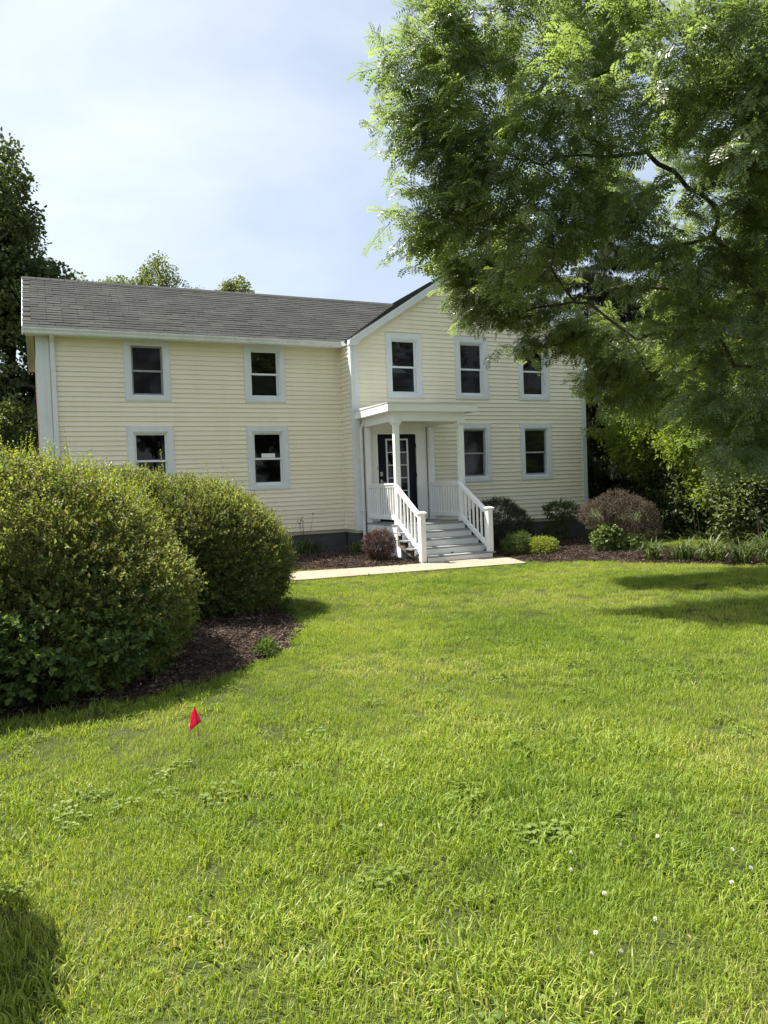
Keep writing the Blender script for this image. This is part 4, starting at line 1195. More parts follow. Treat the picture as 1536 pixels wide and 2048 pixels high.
# the two big clipped shrubs in the left bed
hedge_mat = leaf_mat('hedge_leaf', [(0.05, (0.050, 0.085, 0.024)), (0.38, (0.108, 0.160, 0.040)), (0.54, (0.155, 0.190, 0.050)), (0.64, (0.165, 0.118, 0.056)), (0.80, (0.24, 0.285, 0.07)), (1.0, (0.34, 0.38, 0.10))], 0.46, 0.50, 0.35, 1.3, 0.40, 0.40, 0.36, 1.35, (1.1, 1.15, .6))
shoot_mat = leaf_mat('young_shoot_leaf', [(0.1, (0.13, 0.18, 0.022)), (0.5, (0.21, 0.27, 0.032)), (0.9, (0.31, 0.36, 0.055))], 0.4, 0.4, 0.4, 1.3)
hv = [bushy_spray(s_, 39, .15, .0255, .0155, 1.1, 'rhomb') for s_ in (21, 22, 23)]
hv2 = [bushy_spray(s_, 30, .16, .042, .027, 1.1, 'oval') for s_ in (24, 25)]
LH1 = [((-.22, .05, .90), (1.26, 1.20, .86)), ((-1.65, .15, .86), (1.35, 1.25, .82)), ((.30, -.15, .64), (1.0, 1.05, .56)), ((-1.0, -.60, .62), (1.30, .90, .60)), ((.20, .65, .86), (1.05, 1.1, .80)), ((-.95, .2, 1.08), (.7, .8, .66))]
h1 = shrub('clipped_shrub', (-.28, 7.25, 0), 'largest rounded green and bronze shrub, filling the left edge in front of the lower windows', LH1, 23000, hv, [hedge_mat, M['twig']], stems=26, shell=.74, tipnoise=.34, scl=(.75, 1.45), up=.55, group='rounded shrubs in the left mulch bed')
LH2 = [((-.10, 0, .84), (1.10, 1.2, .74)), ((.25, 0, .72), (.95, 1.05, .58)), ((-.95, -.1, .96), (1.1, 1.15, .78)), ((.15, -.2, .62), (1.05, 1.0, .55))]
h2 = shrub('clipped_shrub', (1.55, 9.85, 0), 'dome-shaped green shrub behind the largest one, beside the pale concrete path', LH2, 14500, hv, [hedge_mat, M['twig']], stems=22, shell=.74, tipnoise=.30, scl=(.75, 1.45), up=.55, group='rounded shrubs in the left mulch bed')


def shoots(parent, lobes, n, zlo, hmin, hmax):
    """long light-green new shoots standing out of the top"""
    rnd.seed(77)
    vv = []
    for s_ in (1, 2, 3, 4):
        rnd.seed(s_ + 90); s = LeafSet(); Lh = .34
        for i in range(15):
            t = (i + 1) / 15; p = np.array([Lh * t, .012 * math.sin(6 * t + s_), .02 * t * t]); o = rv(1.0); o[0] = 0; o /= np.linalg.norm(o)
            s.leaf(p, o * .8 + np.array([.7, 0, 0]), rv(.6) + np.array([.4, 0, .6]), .028 * rnd.uniform(.7, 1.1), .013, rnd.random(), 0, .1, 'oval')
        s.stick(np.zeros(3), np.array([Lh, 0, .02]), .0016, 1); vv.append(s.out())
    PP = []; DD = []
    for c, r in lobes:
        p, d = fill_ellipsoid(n, c, np.asarray(r) * 1.06, .94); k = d[:, 2] > zlo; PP.append(p[k]); DD.append(d[k])
    p = np.concatenate(PP); d = np.concatenate(DD); dirs = d * .5 + rng.normal(0, .28, d.shape) + np.array([0, 0, 1.0])
    return scatter('new_shoots', vv, [shoot_mat, M['twig']], p, rot_from_dirs(dirs, rng.uniform(-3, 3, len(p))), rng.uniform(hmin, hmax, len(p)), None, parent)


shoots(h1, [LH1[0], LH1[1], LH1[4]], 1500, .35, .5, 1.15); shoots(h2, LH2[:2], 800, .40, .4, .95)
for par_, pts_ in ((h1, [(-.55, .55, 1.9), (-.3, .7, 1.9), (.1, .6, 1.88), (-1.5, .3, 1.95), (-1.8, .5, 1.95), (-.9, .6, 1.95), (.5, .4, 1.8)]), (h2, [(-.2, .2, 1.72), (.35, .1, 1.66), (.75, .2, 1.5), (.6, -.2, 1.5)])):
    q = np.array(pts_).repeat(2, 0) + rng.normal(0, .05, (2 * len(pts_), 3)); dirs = rng.normal(0, .18, q.shape) + np.array([0, 0, 1.0])
    rnd.seed(3); s = LeafSet()
    for i in range(20):
        t = (i + 1) / 20; o = rv(1.0); o[0] = 0; o /= np.linalg.norm(o); s.leaf(np.array([.45 * t, .02 * math.sin(4 * t), .03 * t]), o * .8 + np.array([.7, 0, 0]), rv(.6) + np.array([.4, 0, .6]), .03 * (1.1 - .5 * t), .015, rnd.random(), 0, .1, 'oval')
    s.stick(np.zeros(3), np.array([.45, .01, .03]), .002, 1)
    scatter('long_shoots', [s.out()], [shoot_mat, M['twig']], q, rot_from_dirs(dirs), rng.uniform(.55, 1.0, len(q)), np.zeros(len(q), np.int32), par_)

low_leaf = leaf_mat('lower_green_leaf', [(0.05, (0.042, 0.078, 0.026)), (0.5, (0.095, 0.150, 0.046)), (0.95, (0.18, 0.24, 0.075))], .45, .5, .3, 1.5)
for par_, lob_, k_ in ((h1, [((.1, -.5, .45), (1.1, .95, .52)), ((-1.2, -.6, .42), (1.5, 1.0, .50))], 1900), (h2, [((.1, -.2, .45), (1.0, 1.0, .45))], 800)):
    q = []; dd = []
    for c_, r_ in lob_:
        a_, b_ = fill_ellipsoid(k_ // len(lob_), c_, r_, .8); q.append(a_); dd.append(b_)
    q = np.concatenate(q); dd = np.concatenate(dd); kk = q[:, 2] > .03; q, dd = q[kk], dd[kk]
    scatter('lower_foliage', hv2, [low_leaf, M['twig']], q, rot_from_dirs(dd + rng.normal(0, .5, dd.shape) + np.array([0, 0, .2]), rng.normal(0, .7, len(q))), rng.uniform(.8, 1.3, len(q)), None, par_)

# shrub added just outside the frame, standing in for the unseen shadow caster
shrub('shadow_shrub', (-1.13, 3.05, 0), 'rounded green shrub added out of view to cast the shadow on the near grass', [((0, 0, .62), (.66, .62, .60))], 1500, hv2, [hedge_mat, M['twig']], stems=10)

# plants along the house
barb_mat = leaf_mat('barberry_leaf', [(0.05, (0.026, 0.011, 0.011)), (0.4, (0.058, 0.022, 0.022)), (0.7, (0.095, 0.042, 0.036)), (0.95, (0.16, 0.09, 0.06))], 0.2, 0.5, 0.3, 2.5, tint=(1.3, .7, .6))
brown_mat = leaf_mat('bronze_barberry_leaf', [(0.05, (0.028, 0.023, 0.016)), (0.4, (0.062, 0.047, 0.032)), (0.7, (0.098, 0.074, 0.050)), (0.95, (0.14, 0.125, 0.07))], 0.15, 0.5, 0.3, 2.0, tint=(1.2, .85, .6))
yew_mat = leaf_mat('dark_shrub_leaf', [(0.05, (0.010, 0.020, 0.010)), (0.5, (0.024, 0.042, 0.018)), (0.95, (0.05, 0.075, 0.028))], 0.15, 0.4, 0.45, 2.0)
mid_mat = leaf_mat('mid_green_leaf', [(0.05, (0.045, 0.090, 0.016)), (0.5, (0.085, 0.150, 0.025)), (0.95, (0.15, 0.22, 0.045))], 0.3, 0.5, 0.35, 2.0)
lime_mat = leaf_mat('lime_leaf', [(0.05, (0.15, 0.20, 0.020)), (0.5, (0.26, 0.32, 0.035)), (0.95, (0.38, 0.42, 0.07))], 0.35, 0.5, 0.35, 2.0)
sv = [bushy_spray(s_, 24, .11, .020, .012, 1.2) for s_ in (31, 32, 33)]
nv_ = [bushy_spray(s_, 36, .13, .030, .010, 1.2) for s_ in (34, 35, 36)]
T = M['twig']
shrub('barberry_shrub', (6.03, 13.72, 0.05), 'small dark-red barberry in front of the porch skirt', [((0, 0, .31), (.29, .28, .27)), ((.05, .05, .2), (.24, .24, .2)), ((-.08, 0, .42), (.16, .16, .14))], 800, sv, [barb_mat, T], shell=.5, tipnoise=.30)
shrub('yew_shrub', (9.35, 14.35, 0.04), 'dark green shrub against the wall just right of the porch steps', [((-.1, 0, .55), (.55, .55, .56)), ((.3, -.1, .42), (.40, .45, .42)), ((-.45, .0, .5), (.35, .4, .45))], 1700, nv_, [yew_mat, T], shell=.65)
shrub('low_shrub', (8.80, 12.90, 0.03), 'low mid-green mounded shrub right of the porch steps, next to the lime-coloured one', [((0, 0, .20), (.28, .28, .21)), ((.1, .05, .26), (.15, .15, .14))], 560, sv, [mid_mat, T], shell=.6, zmin=-.02, tipnoise=.24)
shrub('low_shrub', (9.22, 12.60, 0.03), 'lowest shrub, bright lime green, in the mulch right of the steps', [((0, 0, .14), (.29, .28, .16)), ((-.08, .04, .2), (.15, .15, .11))], 520, sv, [lime_mat, T], shell=.6, zmin=-.02, tipnoise=.22)
shrub('thin_shrub', (11.3, 14.7, 0.04), 'thin leggy green shrub against the dark foundation beside the bronze one', [((.05, 0, .75), (.42, .35, .18)), ((-.12, 0, .25), (.3, .25, .2))], 260, [bushy_spray(37, 18, .14, .040, .022, 1.2, 'oval'), bushy_spray(38, 18, .14, .040, .022, 1.2, 'oval')], [leaf_mat('thin_shrub_leaf', [(0.1, (0.035, 0.065, 0.018)), (0.9, (0.09, 0.14, 0.035))], .3, .5, .35, 2), T], shell=.4, stems=16, stem_r=.007)
bb_ = shrub('barberry_shrub', (10.95, 12.35, 0.03), 'large bronze-brown spreading barberry with bare stems showing underneath', [((-.12, 0, .78), (.64, .56, .24)), ((-.50, -.1, .74), (.34, .36, .22)), ((.42, .1, .66), (.44, .44, .26)), ((.10, .1, .96), (.30, .30, .13)), ((.58, -.05, .46), (.30, .30, .20)), ((-.3, .05, .93), (.24, .25, .12))], 2300, sv, [brown_mat, T], shell=.72, stems=130, stem_r=.009, tipnoise=.40)
shrub('vine', (10.35, 11.95, 0.02), 'pale green leafy vine creeping up the foot of the bronze barberry', [((0, 0, .26), (.28, .22, .28)), ((.45, -.12, .14), (.4, .2, .15))], 300, [bushy_spray(39, 15, .14, .05, .042, 1.3, 'oval')], [leaf_mat('vine_leaf', [(0.1, (0.06, 0.10, 0.025)), (0.9, (0.16, 0.22, 0.07))], .3, .5, .3, 2), T], cat='vine', shell=.4, stems=10, stem_r=.005)


def strap_clump(name, base, label, n, L, hgt, mat, group, spread=1.0, stalks=0, cat='plant'):
    o = empty(name, base, label, cat, group); mb = MB(); k = 6; ph = []
    for i in range(n):
        az = rng.uniform(0, 6.28); l = L * rng.uniform(.6, 1.1); d = np.array([math.cos(az), math.sin(az), 0]); sd = np.array([-d[1], d[0], 0]); r0 = rng.uniform(0, .10) * spread
        lean = rng.uniform(.6, 2.1) * spread; w = .0095 * rng.uniform(.7, 1.25); pts_ = []
        p = np.array([rng.normal(0, .06), rng.normal(0, .06), 0]) * spread + d * r0; ang = math.pi / 2 - .15 * lean
        for q in range(k + 1):
            pts_.append(p.copy()); p = p + (d * math.cos(ang) + np.array([0, 0, 1]) * math.sin(ang)) * l / k; ang -= lean * (.16 + .12 * q) 
            if p[2] < 0.015: p[2] = 0.015
        b = len(mb.v); vs = []
        for q, c_ in enumerate(pts_):
            ww = w * (1 - (q / k) ** 2.2) + .0012; vs += [c_ + sd * ww, c_ + np.array([0, 0, -.25 * ww]), c_ - sd * ww]
        mb.add(vs, [f for q in range(k) for f in ((q * 3, q * 3 + 1, q * 3 + 4, q * 3 + 3), (q * 3 + 1, q * 3 + 2, q * 3 + 5, q * 3 + 4))])
        ph += [rng.random()] * (2 * k)
    fo_ = mb.build('leaves', mat, o); fo_['kind'] = 'stuff'
    a = fo_.data.attributes.new('lv', 'FLOAT', 'FACE'); a.data.foreach_set('value', np.asarray(ph, np.float32))
    if stalks:
        sm = MB()
        for i in range(stalks):
            x, y = rng.normal(0, .16, 2); h_ = hgt * rng.uniform(1.3, 1.75); q = np.array([x + rng.normal(0, .08), y + rng.normal(0, .05), h_]); a_ = np.array([x * .4, y * .4, 0])
            sm.tube([a_, (a_ + q) / 2 + rng.normal(0, .015, 3), q], [.005, .004, .003], 5); 
            for z in range(3): sm.tube([q, q + np.array([rng.normal(0, .02), rng.normal(0, .02), .03 + .012 * z])], [.003, .006], 5)
        sm.build('flower_stalk', M['twig'], o)
    return o


lily_mat = leaf_mat('daylily_leaf', [(0.1, (0.026, 0.048, 0.013)), (0.5, (0.056, 0.090, 0.022)), (0.85, (0.13, 0.16, 0.045)), (1.0, (0.135, 0.28, 0.12))], .3, .45, .4, 2.0, .25, .6, .2)
strap_clump('daylily', (5.2, 15.85, .1), 'wide daylily clump with dry flower stalks below the cream wing wall', 190, .62, .5, lily_mat, 'daylily clumps along the house', 1.25, 6)
strap_clump('daylily', (6.22, 15.45, .09), 'little daylily clump at the foundation corner near the downspout', 70, .42, .35, lily_mat, 'daylily clumps along the house', .9, 0)
for i, (x, y, s_, lb) in enumerate([(10.05, 10.45, .9, 'daylily clump nearest the bronze barberry, arching over the mulch edge'), (10.38, 10.0, 1.0, 'second daylily clump right of the bronze barberry'), (10.62, 9.55, 1.0, 'yellow-green daylily clump, third along from the bronze barberry'),
                                    (10.75, 9.05, 1.05, 'fourth daylily clump along from the bronze barberry'), (11.1, 8.6, 1.1, 'daylily clump at the right picture edge in front of the dark bushes'), (11.0, 10.0, 1.05, 'daylily clump behind the mulch-edge row beside the barberry'), (11.5, 9.2, 1.15, 'tall daylily clump behind the row, against the dark bushes')]):
    strap_clump('daylily', (x, y, .05), lb, int(85 * s_), .66 * s_, .5, lily_mat, 'daylily clumps at the right bed edge', 1.15, 3 if i > 4 else 0)

# weeds at the edge of the left bed
wv = [bushy_spray(41, 18, .10, .04, .016, 1.5, 'rhomb')]
for (u_, v_, lb) in ((535, 1312, 'pale weed tuft on the edge of the left mulch bed'), (575, 1225, 'small weed at the tip of the left mulch bed in the shrub shadow')):
    x, y = pix_ground(u_, v_); shrub('weed', (x, y, 0), lb, [((0, 0, .05), (.07, .07, .06))], 26, wv, [mid_mat, T], cat='weed', shell=.2, stems=3, stem_r=.002, zmin=-.02, up=.8)

# ------------------------------------------------------------------ honey locust on the right
locust_mat = leaf_mat('locust_leaf', [(0.05, (0.085, 0.122, 0.054)), (0.4, (0.145, 0.192, 0.080)), (0.7, (0.205, 0.255, 0.102)), (0.96, (0.280, 0.315, 0.118)), (1.0, (0.45, 0.36, 0.05))], 0.55, 0.32, 1.0, 0.7, 0.42, 0.34, 0.32, 1.42, (1.12, 1.2, 0.62))
TR = np.array([10.6, 6.7, 0.0])
locust = empty('locust_tree', TR, 'tall feathery-leaved locust tree overhanging the lawn and hiding the gable peak', 'tree')
def away(c_, k_=1.24):
    return (c_[0] * k_, c_[1] * k_, EYE + (c_[2] - EYE) * k_)


LC = [((5.79, 7.47, 6.78), 1.55, .75), ((6.76, 6.47, 6.15), 1.8, .72), ((5.91, 7.70, 5.38), 1.25, .8), ((7.08, 6.82, 4.78), 1.65, .75), ((5.31, 7.88, 5.99), .85, .7), ((4.95, 7.9, 6.75), .62, .7), ((4.62, 8.0, 7.12), .42, .8),
      ((4.72, 8.1, 6.15), .34, 1.0), ((4.92, 8.1, 5.5), .42, 1.0), (away((5.02, 8.0, 4.66)), 0.62, 1.0), (away((5.36, 7.93, 4.12)), 0.60, 1.0), (away((5.85, 7.6, 3.85)), 0.66, 1.0), (away((5.55, 7.8, 3.42)), 0.31, .9), (away((6.2, 7.6, 3.42)), 0.43, .8),
      (away((6.95, 7.1, 3.5)), 1.02, .85), ((7.7, 6.7, 3.15), .85, .9), (away((7.45, 7.1, 2.75)), 0.60, .9), ((8.2, 6.9, 2.5), .55, 1.0), ((8.7, 7.0, 2.3), .5, .9), ((7.45, 6.5, 2.3), .42, 1.1), ((7.95, 6.25, 2.15), .45, 1.0), (away((7.1, 7.3, 2.7)), 0.50, 1.0), ((8.4, 6.3, 2.4), .5, 1.0), (away((6.6, 7.4, 3.0)), 0.42, .9), ((7.3, 6.4, 4.6), .8, .9), ((7.6, 6.3, 4.0), .7, .9), ((7.4, 6.7, 3.7), .7, .9), ((7.5, 6.0, 5.1), .7, .9), ((7.9, 6.3, 5.8), .8, .8), (away((6.3, 7.45, 3.62)), .5, 1.3), (away((6.55, 7.3, 3.1)), .5, 1.2), (away((6.75, 7.2, 2.75)), .45, 1.2), (away((5.0, 8.0, 4.15)), 0.48, 1.4), (away((5.15, 7.95, 3.78)), 0.43, 1.4), (away((5.5, 7.8, 4.45)), 0.60, 1.3), (away((4.85, 8.05, 4.5)), 0.43, 1.3), ((6.0, 7.6, 5.25), .6, 1.2), (away((5.7, 7.75, 4.05)), 0.54, 1.3), (away((7.0, 7.3, 3.0)), 0.60, .9), ((9.0, 7.4, 2.9), .8, .7), ((6.9, 5.26, 4.9), 1.2, .8), ((6.25, 4.95, 5.6), .8, .8), ((6.79, 7.66, 8.9), 2.0, .22), ((7.19, 5.79, 7.9), 2.0, .35),
      ((9.08, 5.97, 6.4), 2.0, .45), ((9.46, 6.26, 4.2), 1.5, .7), ((10.2, 8.8, 6.8), 2.0, .28), ((10.5, 8.6, 4.9), 1.5, .3), ((10.6, 6.7, 9.0), 2.6, .15),
      ((4.38, 8.1, 5.95), .45, 1.0), ((4.38, 8.15, 4.85), .30, 1.0), ((4.78, 8.05, 5.05), .5, 1.0), ((4.25, 8.1, 6.85), .45, 1.0), ((4.55, 8.0, 5.5), .45, 1.0), ((5.2, 7.9, 5.2), .7, 1.0), ((5.6, 7.7, 4.5), .7, 1.0)]
tips = []
for c_, r_, w_ in LC:
    n = max(6, int(16 * r_ ** 2.1 * w_) + 4); p, _ = fill_ellipsoid(n, c_, (r_, r_, r_ * .85), .15); tips.append(p)
tips = np.concatenate(tips) - TR
limbs = np.array([(0, 0, 1.0), (-.05, 0, 2.0), (-.5, .15, 3.0), (-1.3, .3, 3.7), (-2.2, .5, 4.3), (-3.2, .7, 4.8), (-4.2, .9, 5.2), (-.2, .1, 3.2), (-.6, .2, 4.6), (-1.2, .4, 5.8), (-2.2, .6, 6.6), (-3.4, .8, 7.0), (-.5, -.3, 3.2), (-1.4, -.8, 4.2), (-2.6, -1.2, 4.9), (-3.4, -1.4, 5.2),
                  (.1, .6, 3.4), (.1, 1.4, 4.6), (0, 0, 4.5), (.1, 0, 6.0), (0, .1, 7.6), (-1.4, .1, 3.0), (-2.6, .2, 3.2), (-3.6, .5, 3.35)])
P, par, w, order = tree_skeleton(np.zeros(3), np.vstack([limbs, tips]), .5)
tb = branch_mesh(P, par, w, .125, .70, .0035, 6, .09); tb.build('trunk', M['bark'], locust, True)
# leafy sprays along the outer branches
isleaf = w < 4
SP, SD = [], []
for i in range(1, len(P)):
    if w[i] > 9: continue
    j = par[i]; a, b = P[j], P[i]; L_ = np.linalg.norm(b - a); d = (b - a) / (L_ + 1e-9)
    k = 5 + int(L_ / .066)
    t = rng.uniform(.15, 1.08, k); p = a + np.outer(t, b - a) + rng.normal(0, .12, (k, 3)); p[:, 2] -= .04
    out_ = (b - np.array([-2.0, .3, 5.0])); out_[2] *= .3; out_ /= np.linalg.norm(out_) + 1e-9
    SP.append(p); SD.append(np.tile(d * .5 + out_ * .45, (k, 1)) + rng.normal(0, .55, (k, 3)) + np.array([0, 0, -.12]))
SP = np.concatenate(SP); SD = np.concatenate(SD); n = len(SP)
print('locust sprays', n, 'nodes', len(P))
scatter('crown', [pinnate_spray(s_) for s_ in (51, 52, 53, 54)], [locust_mat, M['twig']], SP, rot_from_dirs(SD, rng.normal(0, .35, n)), rng.uniform(.62, 1.2, n), None, locust)

# ------------------------------------------------------------------ background trees
def clump(seed, n, R, ll, lw, flat=.6):
    rnd.seed(seed); s = LeafSet()
    for i in range(n):
        p = rv(1.0)
        while p @ p > 1: p = rv(1.0)
        p = p * np.array([R, R, R * flat]); d = p / (np.linalg.norm(p) + 1e-6) * .5 + rv(.8) + np.array([0, 0, -.25]); z = rnd.uniform(.7, 1.2)
        s.leaf(p, d, rv(.7) + np.array([0, 0, .8]), ll * z, lw * z, rnd.random(), 0, .12, 'oval')
    return s.out()


def tree(name, base, label, lobes, nclump, variants, mat, trunk_h, trunk_r, group=None, ntips=70, shell=.55, scl=(.75, 1.3), keep=None, wood=None):
    o = empty(name, base, label, 'tree', group); tips_ = []
    for c_, r_ in lobes:
        p, _ = fill_ellipsoid(max(4, int(ntips * (r_[0] * r_[2]) / sum(l[1][0] * l[1][2] for l in lobes))), c_, np.asarray(r_) * .9, .1); tips_.append(p)
    ax = np.stack([np.zeros(6), np.zeros(6), np.linspace(.4, trunk_h, 6)], 1) + rng.normal(0, .05, (6, 3))
    P_, pa_, w_, _o = tree_skeleton(np.array([0, 0, -.1]), np.vstack([ax, np.concatenate(tips_)]), .3)
    branch_mesh(P_, pa_, w_, trunk_r, .5, .008, 6, .05).build('trunk', wood or M['bark'], o, True)
    tot = sum(l[1][0] * l[1][2] for l in lobes); PP, DD = [], []
    for c_, r_ in lobes:
        k = int(nclump * r_[0] * r_[2] / tot); p, d = fill_ellipsoid(k, c_, r_, shell)
        p += d * (vnoise(p[:, 0] * 1.3 + p[:, 1], p[:, 2] + .3 * p[:, 1], .9, 6)[:, None] - .55) * .55 * min(r_)
        PP.append(p); DD.append(d)
    p = np.concatenate(PP); d = np.concatenate(DD)
    g_ = vnoise(p[:, 0] + .5 * p[:, 1], p[:, 2] + .6 * p[:, 1], .75, 14); kk = (g_ > .22) & (p[:, 2] > .1)
    p, d = p[kk], d[kk]
    scatter('crown', variants, mat, p, rot_from_dirs(d + rng.normal(0, .5, d.shape), rng.normal(0, .5, len(p))), rng.uniform(scl[0], scl[1], len(p)), None, o)
    return o


maple_dark = leaf_mat('dark_tree_leaf', [(0.05, (0.022, 0.040, 0.014)), (0.5, (0.052, 0.082, 0.025)), (0.9, (0.10, 0.13, 0.04))], .35, .5, .35, .5)
maple_mid = leaf_mat('maple_leaf', [(0.05, (0.065, 0.110, 0.018)), (0.5, (0.125, 0.190, 0.030)), (0.9, (0.21, 0.27, 0.05))], .5, .5, .35, .6)
far_leaf = leaf_mat('pale_tree_leaf', [(0.05, (0.080, 0.110, 0.040)), (0.5, (0.130, 0.165, 0.062)), (0.9, (0.19, 0.225, 0.09))], .35, .55, .3, .5)
under_leaf = leaf_mat('understory_leaf', [(0.05, (0.028, 0.050, 0.016)), (0.5, (0.060, 0.095, 0.028)), (0.95, (0.12, 0.15, 0.055))], .35, .5, .35, .8)
c_big = [clump(s_, 46, .42, .13, .085) for s_ in (61, 62, 63)]
c_mid = [clump(s_, 46, .30, .10, .065) for s_ in (64, 65, 66)]
c_sm = [clump(s_, 46, .22, .075, .048) for s_ in (67, 68, 69)]

tree('dark_tree', (-0.95, 27.5, 0), 'tall dark green tree behind the left end of the house', [((.1, 0, 11.2), (.75, 1.1, 2.3)), ((-.1, 0, 9.4), (1.4, 1.8, 2.0)), ((1.3, -.3, 7.5), (1.2, 1.5, 1.7)), ((0, 0, 6.4), (2.5, 2.6, 2.6)), ((-1.8, 0, 8.6), (2.2, 2.2, 3.0)), ((.2, -.4, 3.4), (2.6, 2.4, 2.6)), ((1.85, 0, 7.2), (.75, .9, 1.3))], 2100, c_big, maple_dark, 11, .28, ntips=140, shell=.5)
tree('dark_shrub_tree', (-1.6, 23.6, 0), 'low dark bushy tree beside the left end wall of the house', [((.3, 0, 2.4), (1.7, 1.4, 2.3)), ((-1.0, 0, 3.2), (1.6, 1.4, 2.4))], 900, c_mid, maple_dark, 3, .10, ntips=50)
tree('pale_tree', (4.6, 33.5, 0), 'pale green tree top with a narrow peak showing above the wing roof', [((.2, 0, 10.5), (1.0, 1.0, 1.5)), ((-.9, 0, 9.9), (1.3, 1.3, 1.1)), ((1.0, 0, 9.7), (1.5, 1.2, 1.0)), ((-2.1, 0, 9.9), (1.0, .9, .75)), ((-.2, .2, 9.5), (3.0, 1.3, .95)), ((0, 0, 8), (2.6, 2.2, 2.0))], 900, c_mid, far_leaf, 9, .2, ntips=80)
tree('pale_tree', (7.3, 30.4, 0), 'small pale tree top near the middle of the wing roof ridge', [((0, 0, 9.5), (.75, .7, .75)), ((-.8, 0, 9.0), (.7, .6, .5)), ((0, 0, 8), (1.6, 1.4, 1.2))], 420, c_mid, far_leaf, 8.5, .14, ntips=40)
GB = 'trees and bushes beyond the right side of the house'
tree('maple_tree', (14.4, 15.2, 0), 'bright green maple close to the right corner of the house', [((-.6, 0, 3.3), (1.0, 1.0, 1.0)), ((.6, -.4, 3.9), (1.4, 1.2, 1.1)), ((.4, -1.2, 2.7), (1.2, 1.1, .9)), ((-.5, -.6, 2.2), (.8, .8, .7))], 800, c_sm, maple_mid, 3, .07, GB, 60)
tree('maple_tree', (14.3, 12.2, 0), 'green maple rising behind the bronze barberry', [((0, 0, 3.6), (1.5, 1.4, 1.2)), ((-.3, -.4, 1.5), (1.2, 1.0, 1.0)), ((.9, -.6, 2.6), (1.3, 1.2, 1.1)), ((-.6, .3, 2.4), (1.0, 1.0, .8))], 900, c_sm, maple_mid, 3.4, .07, GB, 60)
tree('understory_bush', (15.4, 14.6, 0), 'dark bush in the gap behind the bronze barberry', [((0, 0, 1.1), (1.3, 1.1, 1.3)), ((1.0, -.6, 1.3), (1.3, 1.2, 1.5))], 800, c_sm, under_leaf, 1.5, .05, GB, 40)
tree('understory_bush', (14.6, 11.4, 0), 'dense dark bush behind the daylilies with small grey-green leaves', [((0, 0, 1.2), (1.2, 1.2, 1.3)), ((-.2, -1.2, 1.2), (1.2, 1.1, 1.3)), ((.2, -.6, 2.3), (1.4, 1.4, 1.1))], 1300, c_sm, under_leaf, 1.8, .05, GB, 50)
tree('understory_bush', (14.9, 12.9, 0), 'dark bush under the green maple behind the bronze barberry', [((0, 0, 1.3), (1.3, 1.3, 1.5)), ((.4, -.9, 1.6), (1.2, 1.2, 1.6))], 1000, c_sm, under_leaf, 2, .05, GB, 40)
tree('understory_bush', (13.65, 11.1, 0), 'grey-green bush in the light just behind the daylilies', [((0, 0, .95), (.95, .9, 1.0)), ((.3, .4, 1.5), (.9, .8, .9))], 700, c_sm, leaf_mat('grey_green_leaf', [(0.05, (0.050, 0.075, 0.030)), (0.5, (0.10, 0.135, 0.052)), (0.95, (0.18, 0.21, 0.09))], .4, .5, .35, .8), 1.3, .04, GB, 40)
tree('background_tree', (19.0, 15.5, 0), 'tall leafy tree in the back behind the maples on the right', [((0, 0, 6.0), (2.4, 2.2, 2.3)), ((1.2, -1, 3.6), (2.6, 2.2, 2.4)), ((-.8, .6, 3.2), (2.0, 1.8, 2.0))], 1300, c_mid, maple_dark, 6, .14, GB, 80)
tree('background_tree', (17.6, 17.3, 0), 'broad tree in the back between the spruce and the maples', [((0, 0, 4.6), (2.2, 2.2, 2.2)), ((.4, -1.5, 3.0), (2.2, 2.2, 2.2)), ((-.4, 1.2, 2.4), (2.0, 1.8, 1.9))], 1300, c_mid, maple_dark, 5, .14, GB, 80)


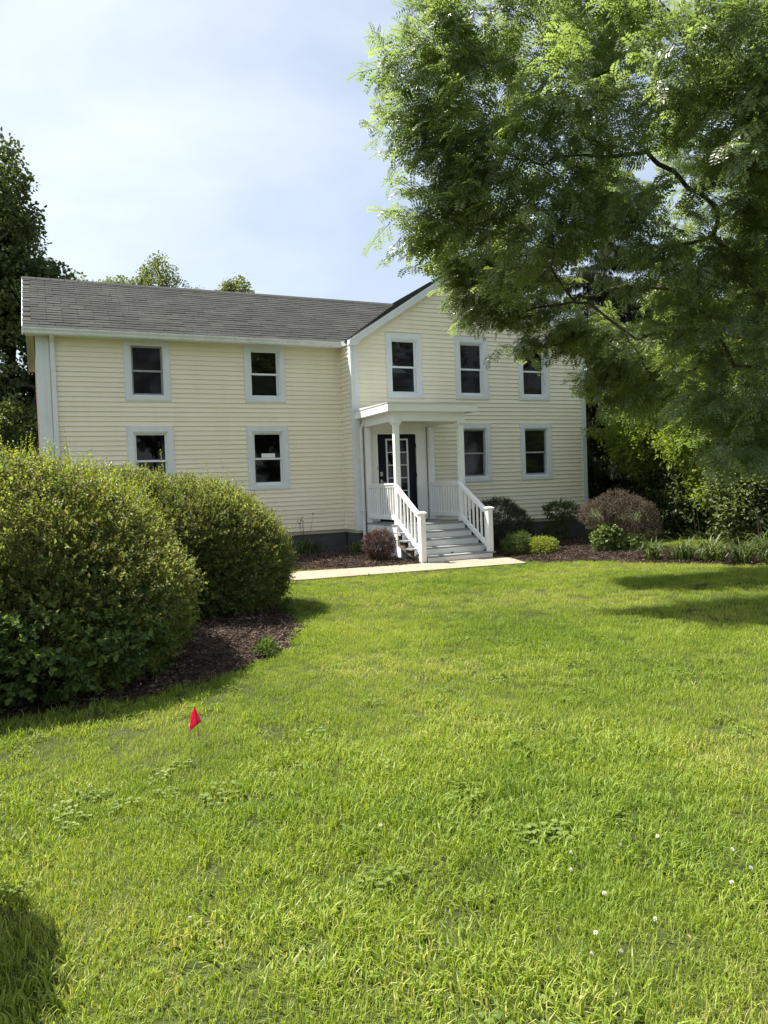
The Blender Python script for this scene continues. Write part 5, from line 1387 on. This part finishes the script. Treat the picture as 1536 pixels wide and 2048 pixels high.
def spruce(base, H, R, label):
    o = empty('spruce_tree', base, label, 'tree', GB); t = MB(); t.tube([(0, 0, -.1), (0.03, 0, H * .5), (0, 0, H)], [.17, .10, .015], 8)
    rnd.seed(4); s = LeafSet()      # hanging needle curtain, along +X branch
    for i in range(110):
        u_ = rnd.random(); p = np.array([u_ * .55, rnd.uniform(-.05, .05), rnd.uniform(-.02, .02)]); dr = rnd.uniform(.10, .34)
        e_ = p + np.array([rnd.uniform(-.02, .06), rnd.uniform(-.05, .05), -dr]); dd = e_ - p
        s.leaf(p, dd, rv(1.0), np.linalg.norm(dd), .022, rnd.random(), 0, .05)
    s.stick(np.zeros(3), np.array([.55, 0, -.02]), .006, 1); v = s.out()
    pp_, dd_ = [], []; z = 1.2
    while z < H - .3:
        r = R * (1 - (z / H)) ** .8 + .15; nb = 6
        for k in range(nb):
            a = rng.uniform(0, 6.28); d = np.array([math.cos(a), math.sin(a), .05]); L_ = r * rng.uniform(.75, 1.1)
            q0 = np.array([0, 0, z]); q1 = q0 + d * L_ * .55 + np.array([0, 0, -.12 * L_]); q2 = q0 + d * L_ + np.array([0, 0, -.10 * L_]); t.tube([q0, q1, q2], [.03, .018, .006], 4, 0, False)
            nn = max(2, int(L_ / .30))
            for m_ in range(nn): 
                f = (m_ + .2) / nn; pp_.append(q0 + (q2 - q0) * f + np.array([0, 0, -.10 * L_ * math.sin(math.pi * f)])); dd_.append(d + rng.normal(0, .35, 3) * np.array([1, 1, .25]))
                if rng.random() < .6: pp_.append(pp_[-1]); dd_.append(d + rng.normal(0, .8, 3) * np.array([1, 1, .2]))
        z += .34
    t.build('trunk', M['bark'], o, True)
    sm_ = leaf_mat('spruce_needles', [(0.1, (0.014, 0.024, 0.011)), (0.5, (0.032, 0.045, 0.020)), (0.9, (0.065, 0.075, 0.035))], .12, .6, .25, .8)
    pp_ = np.array(pp_); scatter('crown', [v], [sm_, M['bark']], pp_, rot_from_dirs(np.array(dd_)), rng.uniform(.8, 1.25, len(pp_)), np.zeros(len(pp_), np.int32), o)
    return o


for i, (x, y, h_, lb) in enumerate([(7.0, -27, 17, 'big roadside tree mirrored in the wing windows'), (17.5, -29, 17, 'roadside tree mirrored in the wing window with the paper sheet'), (29.0, -30, 18, 'roadside tree mirrored in the door panes'), (37.0, -28, 17, 'roadside tree mirrored in the middle gable windows'), (45.0, -27, 18, 'roadside tree mirrored in the right-hand gable windows')]):
    tree('roadside_tree', (x, y, 0), lb, [((0, 0, h_ * .62), (3.6, 3.2, h_ * .36)), ((1.8, 0, h_ * .5), (2.6, 2.4, h_ * .26)), ((-1.9, 0, h_ * .52), (2.6, 2.4, h_ * .28))], 700, c_big, maple_dark, h_ * .8, .28, 'trees across the lawn mirrored in the windows', 60)


spruce((16.2, 18.6, 0), 12.0, 3.4, 'tall spruce with drooping branches behind the right corner of the house')
spruce((18.6, 14.2, 0), 10.5, 2.8, 'spruce with hanging twigs behind the locust crown, farther right')
